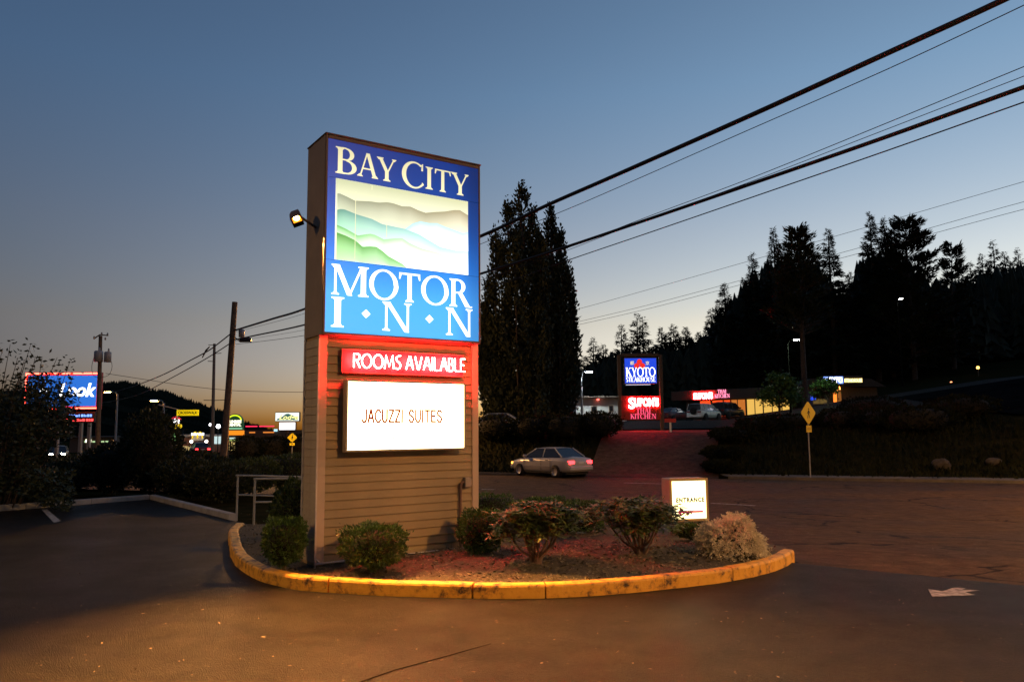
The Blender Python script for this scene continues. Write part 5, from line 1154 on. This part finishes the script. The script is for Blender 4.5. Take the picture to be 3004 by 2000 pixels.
# lamp posts
M_COOL = glow('cool_lamp_lens', (.85, .95, 1.0), 500.0)
b_ = base(1708, 72); cobra_lamp(b_, 0, zat(1708, 1092, 72) - b_.z - .3, .35, 'slim lamp post with a cool white head behind the poplars', M_COOL, 1.1)
b_ = base(2322, 70); cobra_lamp(b_, R(-40), 6.2, .5, 'car park lamp post hidden among the pine branches', glow('green_white_lens', (.75, 1.0, .72), 500.0), .9, pm=mat('black_pole', (.010, .010, .009), .9, spec=0))
b_ = base(2656, 94); cobra_lamp(b_, R(-90), zat(2656, 880, 94) - b_.z - .3, .5, 'bright white lamp shining through the tall conifers', glow('white_lens_far', (1.0, 1.0, .92), 60.0), 1.0, pm=mat('black_pole', (.010, .010, .009), .9, spec=0))
def post_lamp(px, py, d, label, m, rad=.16):
    b_ = base(px, d); r_ = empty('post_lamp', b_, 0, label, 'lamp'); h = zat(px, py, d) - b_.z
    MB().tube([(0, 0, -.3), (0, 0, h - rad)], .05, 6).build('post', M_PYL, r_); MB().lathe([(.001, -rad), (rad * .8, -rad * .7), (rad, 0), (rad * .7, rad * .8), (.001, rad)], (0, 0, h), 12).build('globe', m, r_)
post_lamp(2882, 1078, 92, 'small orange lamp on the dark slope, farthest to the right', glow('porch_orange', (1.0, .45, .08), 7.0), .17)
post_lamp(2800, 1122, 88, 'small reddish lamp low on the dark slope', glow('porch_red', (1.0, .30, .12), 5.0), .13)
# small street tree lit by the car park lamp
def leafy_tree(px, d, w, h, z0, label, seed, m, n=3600, lf=.28, name='broadleaf_tree', z_c=.55, cat='tree', droop=0.0):
    rg = random.Random(seed); b_ = base(px, d); r_ = empty(name, b_, 0, label, cat); mb = MB(); mb.tube([(0, 0, -.3), (.05, 0, h * .3), (0, 0, h * .75)], [.13, .1, .03], 7); C = []; D = []
    for i in range(26):
        a = rg.uniform(0, 6.283); t = rg.uniform(.25, .95); L_ = w * .5 * math.sin(math.pi * min(.95, t * .8 + .2)) ** .7 * rg.uniform(.5, 1.05); c = Vector((L_ * math.cos(a), L_ * math.sin(a), z0 + (h - z0) * t)); mb.tube([(0, 0, c.z * .6), c], [.04, .012], 4)
        for k in range(n // 26):
            C.append((c.x + rg.gauss(0, w * .10), c.y + rg.gauss(0, w * .10), c.z + rg.gauss(0, h * .06))); D.append((rg.gauss(0, 1), rg.gauss(0, 1), rg.gauss(-droop, .6)))
    mb.build('trunk', BARK, r_); n_ = len(C); leaf_mesh('crown', np.array(C), np.array(D), rdir(n_), RNG.uniform(.6, 1.3, n_) * lf, RNG.uniform(.5, .8, n_) * lf * .7, m, r_)
leafy_tree(2288, 64, 3.4, 3.6, .6, 'small bright green tree in front of the neon restaurant', 3, leafmat('street_tree_leaf', (.03, .08, .015), (.07, .16, .03), .6, .3, 1))
leafy_tree(2432, 72, 2.4, 2.6, .4, 'small green tree in front of the steakhouse windows', 5, _M['street_tree_leaf'], 1800)
# bank shrubs beyond the street
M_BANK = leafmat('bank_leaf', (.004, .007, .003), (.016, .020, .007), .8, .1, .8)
def bush(px, py_base, d, w, h, label, n=1500, m=M_BANK, lf=.16, dep=None, group=None, name='bank_shrub', cat='shrub'):
    b_ = base(px, d); return boxwood(px, py_base, d, w, h, label, n, group, m, dep, lf, 0, cat, name, b_.z)
side_ = ['behind the silver sedan', 'left of the driveway mouth', 'between the parked blue sedan and the street']
for px, d, w, h, lb in ((1450, 50, 5, 1.5, 'long dark shrub under the parked blue sedan'), (1560, 49, 5, 1.5, 'dark shrub above the roof of the silver sedan'), (1665, 48, 4.5, 1.6, 'dark shrub right of the silver sedan, on the bank'), (1760, 48, 4.0, 1.5, 'dark shrub just left of the red lit driveway'),
        (2240, 46, 3.2, .8, 'low shrub on the bank under the small green tree'), (2150, 44, 2.6, .7, 'low shrub at the right edge of the driveway'), (2330, 50, 4.5, 1.0, 'dark shrub left of the walking person diamond sign'), (2470, 48, 5, 1.3, 'dark shrub right of the walking person diamond sign'), (2590, 45, 4.5, 1.3, 'dark shrub on the bank under the bright white lamp'), (2700, 42, 4.2, 1.4, 'yellowish dark shrub above the pale boulder'), (2830, 44, 4.2, 1.3, 'dark shrub left of the uphill road'), (2112, 38.6, 1.6, .5, 'small shrub at the foot of the driveway edge'), (2120, 41, 1.8, .6, 'small shrub halfway up the driveway edge'), (725, 64, 3.2, 2.0, 'dark bush under the red neon line of the corner shop'), (800, 66, 3.4, 1.9, 'dark bush under the lodge sign'), (880, 66, 3.4, 2.1, 'dark bush right of the lodge sign, touching the motel sign'), (2560, 52, 6, 1.6, 'high dark shrub below the glowing orange doorway')):
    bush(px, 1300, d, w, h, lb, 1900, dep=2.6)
# grass on the banks
nG = 26000
xs = RNG.uniform(-9, 42, nG); ss = RNG.uniform(41.2, 58, nG); keep = ~((xs - 3.4 - (ss - 40.2) * .22 > -.5) & (xs - 9.4 - (ss - 40.2) * .27 < .5)); keep &= ~((xs > 26) & (ss > 48))
xs, ss = xs[keep], ss[keep]; ys = ss - .41 * xs; zs = np.array([G(a, b) - .07 for a, b in zip(xs, ys)]); nG = len(xs)
D = rdir(nG) * .5; D[:, 2] = 1
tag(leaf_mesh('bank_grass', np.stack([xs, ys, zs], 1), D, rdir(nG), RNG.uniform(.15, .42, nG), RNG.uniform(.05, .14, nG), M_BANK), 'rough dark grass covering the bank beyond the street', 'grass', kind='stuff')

# ================================================================== LEFT SIDE: HEDGES
M_HEDGE = leafmat('dark_hedge_leaf', (.008, .014, .005), (.026, .036, .012), .6, .3, 1.2)
def hedge(px, d, w, h, label, n, lf=.09, dep=None, z=0.0, cat='shrub', name='dark_shrub', m=M_HEDGE): return boxwood(px, 1400, d, w, h, label, n, None, m, dep, lf, 0, cat, name, z)
hedge(440, 22.5, 1.75, 2.3, 'dark cone shaped shrub behind the corner of the grey kerb', 5200, .10)
hedge(330, 23.5, 2.0, 1.35, 'dark shrub between the cone shaped shrub and the headlights', 4200)
hedge(150, 22.5, 2.6, .85, 'low dark shrub under the car headlights', 4200)
hedge(-30, 20.5, 2.2, 2.0, 'dark leafy shrub at the left edge of the car park', 6000)
hedge(560, 21.5, 1.9, .95, 'low dark hedge plant below the yellow median marker', 3800); hedge(650, 20.5, 1.8, .85, 'low dark hedge plant under the leaning pole', 3600)
hedge(745, 22.5, 1.6, .95, 'green shrub behind the corner of the far handrail', 3200, .08, m=leafmat('mid_hedge_leaf', (.020, .035, .010), (.05, .075, .02), .55, .3, 2)); hedge(850, 24, 2.2, 1.0, 'green shrub showing between the rails and the motel sign', 3200, .08, m=_M['mid_hedge_leaf'])
hedge(230, 27, 5.0, .85, 'broad dark hedge in the second row on the left', 5200, .12); hedge(520, 28, 4.0, 1.0, 'broad dark hedge in the second row below the crosswalk sign', 4200, .12)
# tall leafy shrub with upright shoots in front of the blue sign
def shoot_shrub(px, d, label):
    b_ = base(px, d); r_ = empty('tall_leafy_shrub', (b_.x, d, 0), 0, label, 'shrub'); rg = random.Random(5); mb = MB(); C = []; D = []
    tips = [(-60, 1110), (-20, 1065), (5, 1035), (30, 1010), (52, 1050), (72, 1055), (90, 1010), (104, 1045), (122, 1055), (140, 1095), (168, 1048), (176, 1085), (205, 1060), (215, 1100), (60, 1100), (110, 1120), (20, 1105), (150, 1140), (185, 1160), (210, 1190), (120, 1175), (80, 1160), (40, 1150), (0, 1150), (200, 1230), (160, 1220), (228, 1150), (60, 1230), (110, 1260)]
    for px_, py_ in tips:
        t = at(px_, py_, d + rg.uniform(-1, 1)); t = Vector((t.x, t.y, t.z)) - Vector((b_.x, d, 0)); root = Vector((t.x * .45 - .5, t.y * .3, 0))
        P = spline([root, root.lerp(t, .5) + Vector((rg.gauss(0, .1), rg.gauss(0, .1), .1)), t], 6); mb.tube(P, [.025 - .0016 * i for i in range(len(P))], 4)
        for i, p in enumerate(P[3:]):
            for k in range(10 if i < 6 else 6):
                C.append(tuple(p + Vector((rg.gauss(0, .09), rg.gauss(0, .16), rg.gauss(0, .06))))); D.append((rg.gauss(0, 1), rg.gauss(0, 1), rg.gauss(.25, .35)))
    for k in range(8200):
        px_ = rg.uniform(-160, 150) if k % 2 else rg.uniform(60, 215); py_ = 1120 + 330 * rg.random() ** .7 + max(0, px_ - 60) * .45; q_ = at(px_, py_, d + rg.gauss(0, .8)) - Vector((b_.x, d, 0))
        if q_.z > .05 and not (px_ > 112 and 1285 < py_ < 1375): C.append(tuple(q_)); D.append((rg.gauss(0, 1), rg.gauss(0, 1), rg.gauss(0, .5)))
    for k in range(95):
        px_ = rg.uniform(70, 195); py_ = rg.uniform(1105, 1270) + max(0, px_ - 120) * .3; q_ = at(px_, py_, d + rg.gauss(0, .8)) - Vector((b_.x, d, 0))
        for j in range(16):
            C.append((q_.x + rg.gauss(0, .11), q_.y + rg.gauss(0, .15), q_.z + rg.gauss(0, .06))); D.append((rg.gauss(0, 1), rg.gauss(0, 1), rg.gauss(.1, .4)))
    mb.build('shoots', BARK, r_); n_ = len(C); leaf_mesh('foliage', np.array(C), np.array(D), rdir(n_), RNG.uniform(.08, .15, n_), RNG.uniform(.04, .07, n_), M_HEDGE, r_)
shoot_shrub(60, 18.5, 'tall leafy shrub with upright shoots covering part of the blue sign')
# red edged board half hidden... blue neon billboard
d = 62.0; b_ = base(184, d); BR = empty('blue_neon_sign', b_, R(3), 'big blue lit sign with a red neon border behind the leafy shrub', 'sign')
def bx_(px): return at(px, 1150, d).x - b_.x
def bz_(py): return zat(184, py, d) - b_.z
x0, x1, z0, z1 = bx_(75), bx_(291), bz_(1201), bz_(1092)
cb_ = MB().bbox(x0, x1, 0, .45, z0, z1, .03).build('cabinet', mat('neon_tinted_cabinet', (.45, .04, .03), .5), BR)  # red light of the neon border put into the cabinet colour
MB().box(x0 + .25, x1 - .28, -.03, -.004, z0 + .25, z1 - .25).build('lit_face', glow('billboard_blue', (.035, .20, .80), .9), cb_)
mb = MB(); i_ = .1; mb.tube([(x0 + i_, -.06, z0 + i_), (x1 - i_, -.06, z0 + i_), (x1 - i_, -.06, z1 - i_), (x0 + i_, -.06, z1 - i_)], .065, 6, closed=True); mb.build('neon_border', glow('border_neon', (1.0, .075, .045), 12.0), cb_)
M_BW = glow('billboard_white', (1, 1, 1), 3.0)
text_mesh('sign_word', 'Look', 1.45, M_BW, cb_, (bx_(222), -.05, bz_(1146)), ext=.01, bold=.035, shear=.25, width=bx_(273) - bx_(168))
MB().box(bx_(120), bx_(140), -.045, -.035, bz_(1148), bz_(1138)).build('sign_word', M_BW, cb_)
rd = MB().bbox(bx_(160), bx_(278), .05, .35, bz_(1240), bz_(1208), .03).build('reader_board', M_PYL, BR)
glow('reader_blue', (.25, .5, 1.6), 1.5); glow('reader_red', (1.0, .05, .05), 3.0); rg_ = random.Random(4)
for py_, nm_, a_px in ((1219, 'reader_blue', 205), (1232, 'reader_red', 196)):
    px_ = a_px
    while px_ < 272:
        w_ = rg_.choice((3, 4, 6, 7)); MB().box(bx_(px_), bx_(px_ + w_), .03, .045, bz_(py_ + 3.5), bz_(py_ - 3.5 + rg_.choice((0, 0, 2)))).build('reader_character', _M[nm_], rd); px_ += w_ + rg_.choice((1.5, 2, 4))
for px in (172, 238, 262): MB().bbox(bx_(px) - .12, bx_(px) + .12, .1, .35, -.5, bz_(1240) - .002, .02).build('post', M_POLE, BR)
# ================================================================== LEFT SIDE: ROAD SIGNS AND FAR LIGHTS
d = 54.0; b_ = base(519, d); CR = empty('crosswalk_sign', b_, R(0), 'yellow crosswalk panel hanging from a tall steel post', 'road sign')
def cx_(px): return at(px, 1250, d).x - b_.x
def cz_(py): return zat(540, py, d) - b_.z
MB().tube([(0, .06, -.3), (-.04, .06, cz_(1200)), (-1.4, .06, cz_(1186))], .055, 7).build('post', M_POLE, CR)
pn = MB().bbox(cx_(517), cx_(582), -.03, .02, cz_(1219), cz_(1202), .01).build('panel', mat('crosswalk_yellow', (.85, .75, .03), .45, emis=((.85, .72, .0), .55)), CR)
text_mesh('lettering', 'CROSSWALK', .27, M_BLK, pn, (cx_(549.5), -.034, cz_(1210.5)), ext=.002, width=1.32, bold=.008)
MB().bbox(-.12, .12, -.02, .1, cz_(1330), cz_(1318), .01).build('push_button_box', M_POLE, CR)
b_ = base(603, 50); r_ = empty('median_marker', b_, R(0), 'small yellow and white marker sign on the median', 'road sign'); zc = zat(603, 1354, 50) - b_.z
MB().bbox(-.03, .03, .0, .05, -.2, zc, .005).build('post', M_POLE, r_); pl = MB().bbox(-.12, .12, -.02, -.001, zc, zc + .56, .01).build('panel', mat('marker_yellow', (.8, .7, .03), .5), r_); MB().box(-.085, .085, -.026, -.021, zc + .1, zc + .42).build('white_patch', mat('marker_white', (.7, .7, .7), .5), pl)
# pizza restaurant sign
d = 88.0; b_ = base(517, d); r_ = empty('pizza_sign', b_, 0, 'red roofed pizza sign above a yellow oval panel', 'sign'); f_ = lambda px: at(px, 1250, d).x - b_.x; g_ = lambda py: zat(517, py, d) - b_.z
MB().tube([(0, .15, -.3), (0, .15, g_(1222))], .1, 7).build('post', M_POLE, r_)
mb = MB(); mb.prism([(f_(499), g_(1230)), (f_(531), g_(1230)), (f_(525), g_(1225)), (f_(520), g_(1220)), (f_(511), g_(1220)), (f_(506), g_(1225))], -.1, .1); mb.build('red_roof', glow('pizza_red', (.85, .03, .05), .9), r_)
bw = MB().bbox(f_(500), f_(528), -.1, .1, g_(1241), g_(1230) - .01, .03).build('panel', M_PYL, r_); text_mesh('lettering', 'Hut', .75, M_BW, bw, (f_(514), -.11, g_(1236)), ext=.01, bold=.04, width=f_(527) - f_(502), shear=.2)
mb = MB(); mb.prism([(f_(514.5) + (f_(533) - f_(514.5)) * math.copysign(abs(math.cos(a)) ** .6, math.cos(a)), g_(1249.5) + (g_(1242.5) - g_(1249.5)) * math.copysign(abs(math.sin(a)) ** .6, math.sin(a))) for a in [2 * math.pi * i / 24 for i in range(24)]], -.1, .1); mb.build('yellow_oval', glow('oval_yellow', (.95, .62, .01), 1.0), r_)
MB().bbox(f_(506), f_(526), -.1, .1, g_(1292), g_(1271), .03).build('lower_panel', glow('green_white_panel', (.35, .75, .25), .7), r_)
# fast food restaurant
d = 104.0; b_ = base(585, d); FR = empty('fast_food_restaurant', b_, R(2), 'brightly lit fast food restaurant with a white sign block and yellow arches', 'building')
def fx_(px): return at(px, 1290, d).x - b_.x
def fz_(py): return zat(585, py, d) - b_.z
MB().box(fx_(528), fx_(655), .5, 8, -.5, fz_(1280)).build('wall', mat('brick_red_wall', (.20, .10, .07), .9, emis=None), FR)
MB().bbox(fx_(526), fx_(658), .2, 8.3, fz_(1281), fz_(1274), .05).build('roof_band', mat('pale_roof_band', (.4, .4, .38), .7), FR)
sgb = MB().bbox(fx_(562), fx_(598), -.1, .19, fz_(1292), fz_(1269), .03).build('sign_block', mat('white_block', (.7, .7, .68), .6), FR)
MB().box(fx_(562), fx_(598), -.13, -.102, fz_(1276), fz_(1269.5)).build('light_strip', glow('strip_white', (1, 1, 1), 4.0), sgb)
mb = MB()
for c in (-.33, .33): mb.tube([(fx_(580) + c + .32 * math.cos(a), -.16, fz_(1286) + .85 * math.sin(a)) for a in [math.pi * i / 10 for i in range(11)]], .07, 5)
mb.build('yellow_arches', glow('arches_yellow', (1.0, .66, .01), 1.2), sgb)
MB().box(fx_(624), fx_(646), .1, .18, fz_(1302), fz_(1280)).build('lit_panel', glow('cool_panel', (.65, .85, .85), .9), FR)
for a, b in ((533, 546), (548, 560), (562, 575), (577, 590), (592, 604), (606, 620)): MB().box(fx_(a), fx_(b), .42, .48, fz_(1325), fz_(1308)).build('window', glow('fast_food_window', (.75, .55, .22), .7), FR)
for px in (536, 574, 617): MB().lathe([(.001, -.2), (.17, -.12), (.2, 0), (.12, .18), (.001, .2)], (fx_(px), -1.5, fz_(1294)), 10).build('globe_lamp', glow('globe_white', (1.0, .9, .75), 9.0), FR); MB().tube([(fx_(px), -1.5, -.3), (fx_(px), -1.5, fz_(1297))], .05, 5).build('lamp_post', M_PYL, FR)
# dental clinic sign and shop
d = 76.0; b_ = base(688, d); DR = empty('dental_sign', b_, 0, 'arched green and yellow dental sign above an orange panel', 'sign'); f_ = lambda px: at(px, 1250, d).x - b_.x; g_ = lambda py: zat(688, py, d) - b_.z
mb = MB(); R0 = f_(711) - f_(688); mb.prism([(f_(664), g_(1262)), (f_(712), g_(1262)), (f_(712), g_(1238))] + [(R0 * math.cos(a), g_(1238) + (g_(1214) - g_(1238)) * math.sin(a)) for a in [math.pi * i / 16 for i in range(1, 16)]] + [(f_(664), g_(1238))], 0, .4); dc = mb.build('cabinet', mat('dental_green', (.02, .07, .03), .6, emis=((.01, .06, .02), .6)), DR)
mb = MB(); mb.tube([(R0 * .82 * math.cos(a), -.05, g_(1232) + (g_(1218) - g_(1232)) * math.sin(a)) for a in [math.pi * i / 14 for i in range(15)]], .06, 6); mb.build('arch_line', glow('lime_arch', (.75, .95, .02), 1.4), dc)
text_mesh('lettering', 'SUNRISE', .36, glow('dental_cream', (1.0, 1.0, .75), 1.6), dc, (0, -.02, g_(1236.5)), ext=.01, width=1.3, bold=.02); text_mesh('lettering', 'DENTAL', .36, _M['dental_cream'], dc, (0, -.02, g_(1246)), ext=.01, width=1.25, bold=.02)
MB().box(f_(665), f_(711), -.03, -.005, g_(1259), g_(1254)).build('green_strip', glow('strip_green', (.25, .6, .35), .9), dc)
op = MB().bbox(f_(660), f_(714), -.05, .35, g_(1276), g_(1262) - .01, .03).build('orange_panel', glow('panel_orange', (1.0, .28, .015), 1.1), DR)
for px in (668, 706): MB().bbox(f_(px) - .1, f_(px) + .1, .1, .3, -.4, g_(1276) - .005, .02).build('post', M_PYL, DR)
d = 90.0; b_ = base(690, d); SHR = empty('corner_shop', b_, 0, 'lit shop front under the dental sign with warm windows', 'building'); f_ = lambda px: at(px, 1290, d).x - b_.x; g_ = lambda py: zat(690, py, d) - b_.z
MB().box(f_(655), f_(900), .5, 8, -.5, g_(1262)).build('wall', M_FASC, SHR)
for a, b in ((658, 672), (674, 688), (690, 702)): w_ = MB().bbox(f_(a), f_(b), .38, .49, g_(1322), g_(1294), .02).build('window', M_PYL, SHR); MB().box(f_(a) + .06, f_(b) - .06, .34, .378, g_(1321), g_(1295)).build('pane', glow('shop_warm', (.85, .62, .22), .8), w_)
MB().box(f_(660), f_(686), .36, .44, g_(1287), g_(1283)).build('sign_strip', glow('strip_pale', (.7, .9, .8), .9), SHR); MB().box(f_(664), f_(700), .36, .44, g_(1293), g_(1288.5)).build('sign_strip', glow('strip_lime', (.55, .7, .2), .6), SHR)
for a, b in ((716, 750), (756, 800)): MB().tube([(f_(a), .42, g_(1250.5)), (f_(b), .42, g_(1250.5))], .07, 6).build('neon_line', glow('line_red', (1.0, .03, .09), 1.6), SHR)
for a, b in ((727, 744), (768, 800)): MB().box(f_(a), f_(b), .38, .46, g_(1270), g_(1267)).build('sign_strip', glow('strip_amber', (1.0, .30, .05), 1.0), SHR)
MB().box(f_(801), f_(811), .2, .3, g_(1266), g_(1259)).build('small_sign', glow('small_cyan', (.5, .85, 1.0), 1.2), SHR)
# lodge sign
d = 72.0; b_ = base(842, d); LR = empty('lodge_sign', b_, 0, 'green and white lodge sign over a blank white board', 'sign'); f_ = lambda px: at(px, 1230, d).x - b_.x; g_ = lambda py: zat(842, py, d) - b_.z
lc = MB().bbox(f_(806), f_(879), 0, .35, g_(1236), g_(1208), .06).build('cabinet', M_PYL, LR); MB().box(f_(808), f_(877), -.02, -.002, g_(1234), g_(1210)).build('lit_face', glow('lodge_white', (.95, 1.0, .90), 1.2), lc)
mb = MB(); mb.prism([(f_(812), g_(1232)), (f_(874), g_(1232)), (f_(874), g_(1224)), (f_(860), g_(1219)), (f_(846), g_(1213)), (f_(838), g_(1214)), (f_(828), g_(1222)), (f_(812), g_(1229))], -.03, -.022); mb.build('mountain_print', glow('lodge_green', (.05, .13, .12), 1.0), lc)
text_mesh('lettering', 'Lodge', .62, glow('lodge_lime', (.95, .95, .35), 1.3), lc, (f_(846), -.04, g_(1224)), ext=.005, width=f_(872) - f_(816), shear=.3, bold=.015)
wc = MB().bbox(f_(818), f_(868), .02, .33, g_(1262), g_(1237.5), .04).build('reader_board', M_PYL, LR); MB().box(f_(820), f_(866), -.002, .018, g_(1260), g_(1239)).build('lit_face', glow('reader_white', (1, .98, 1), 2.5), wc)
MB().tube([(0, .15, -.4), (0, .15, g_(1262) - .01)], .16, 8).build('post', M_PYL, LR)
# far street lamps and signals
M_FARSOD = glow('far_sodium_lens', (1.0, .40, .10), 160.0)
b_ = base(340, 112); cobra_lamp(b_, R(180), zat(340, 1156, 112) - b_.z, .8, 'far orange street lamp in front of the hill, left one', M_FARSOD, 1.7, 'far street lamps'); b_ = base(478, 98); cobra_lamp(b_, R(180), zat(478, 1182, 98) - b_.z, .7, 'far orange street lamp in front of the hill, right one', M_FARSOD, 1.6, 'far street lamps')
post_lamp(395, 1258, 95, 'white globe lamp beyond the cone shaped shrub', glow('globe_cool', (1.0, .95, 1.0), 8.0), .22); post_lamp(640, 1250, 90, 'larger white globe lamp between the poles', _M['globe_cool'], .24); post_lamp(617, 1245, 94, 'smaller white globe lamp between the poles', _M['globe_cool'], .17)
def signal(px, py, d, lit, label):
    b_ = base(px, d); r_ = empty('traffic_signal', b_, 0, label, 'traffic light'); h = zat(px, py, d) - b_.z
    MB().tube([(.25, .1, -.3), (.25, .1, h + .6)], .07, 6).build('post', M_POLE, r_); hd = MB().bbox(-.2, .2, -.12, .12, h - .55, h + .55, .03).build('signal_head', M_PYL, r_)
    for i, (nm, c) in enumerate((('red', (1.0, .04, .05)), ('amber', (.9, .4, .02)), ('green', (.05, 1.0, .65)))):
        MB().lathe([(.001, -.16), (.12, -.15), (.14, -.122)], (0, 0, h + .35 - .35 * i), 12, 'y').build('signal_lens', glow('signal_' + nm, c, 6.0) if nm == lit else mat('signal_off_' + nm, tuple(v * .08 for v in c), .4), hd)
signal(184, 1322, 92, 'red', 'traffic signal showing red above the car headlights'); signal(34, 1316, 92, 'green', 'traffic signal showing green at the far left')
d = 125.0; b_ = base(280, d); r_ = empty('far_shop_row', b_, 0, 'far low building with a row of tiny lit windows on the left', 'building'); f_ = lambda px: at(px, 1290, d).x - b_.x; g_ = lambda py: zat(280, py, d) - b_.z
MB().box(f_(205), f_(335), 0, 8, -1, g_(1284)).build('wall', M_FASC, r_); MB().bbox(f_(202), f_(338), -.4, 8.3, g_(1284) + .003, g_(1280), .05).build('roof', M_PYL, r_)
for px in (252, 264, 276, 290, 302, 314): MB().box(f_(px - 4), f_(px + 4), -.08, -.02, g_(1297), g_(1293)).build('window', glow('tiny_window', (.55, .8, .4), 1.0), r_)
MB().box(f_(252), f_(268), -.12, -.02, g_(1297), g_(1288)).build('lit_sign', glow('tiny_sign', (1.0, .95, .65), 3.0), r_)
# grit, leaves and cigarette ends on the asphalt
nP = 2600; xs = RNG.uniform(-9, 11, nP); ys = RNG.uniform(4.6, 17, nP)
isl = np.array([[p.x, p.y] for p in KP])
keep = np.array([not (min((isl[:, 0] - a) ** 2 + (isl[:, 1] - b) ** 2) < .01 or (b > np.interp(a, isl[8:, 0], isl[8:, 1], 99, 99) - .05 and -4.6 < a < 3.7)) for a, b in zip(xs, ys)])
xs, ys = xs[keep], ys[keep]; nP = len(xs); zs = np.array([max(.012, G(a, b) + .012) if a < 3 else G(a, b) + .02 for a, b in zip(xs, ys)]); D = rdir(nP); D[:, 2] *= .15; Nn = rdir(nP) * .4; Nn[:, 2] = 1
tag(leaf_mesh('asphalt_litter', np.stack([xs, ys, zs], 1), D, Nn, RNG.uniform(.008, .045, nP) ** 1.0, RNG.uniform(.006, .02, nP), mat('litter_bits', (.03, .022, .015), .8, col2=(.32, .24, .15), scale=2.5)), 'tiny leaves and grit strewn over the car park asphalt', 'litter', kind='stuff')
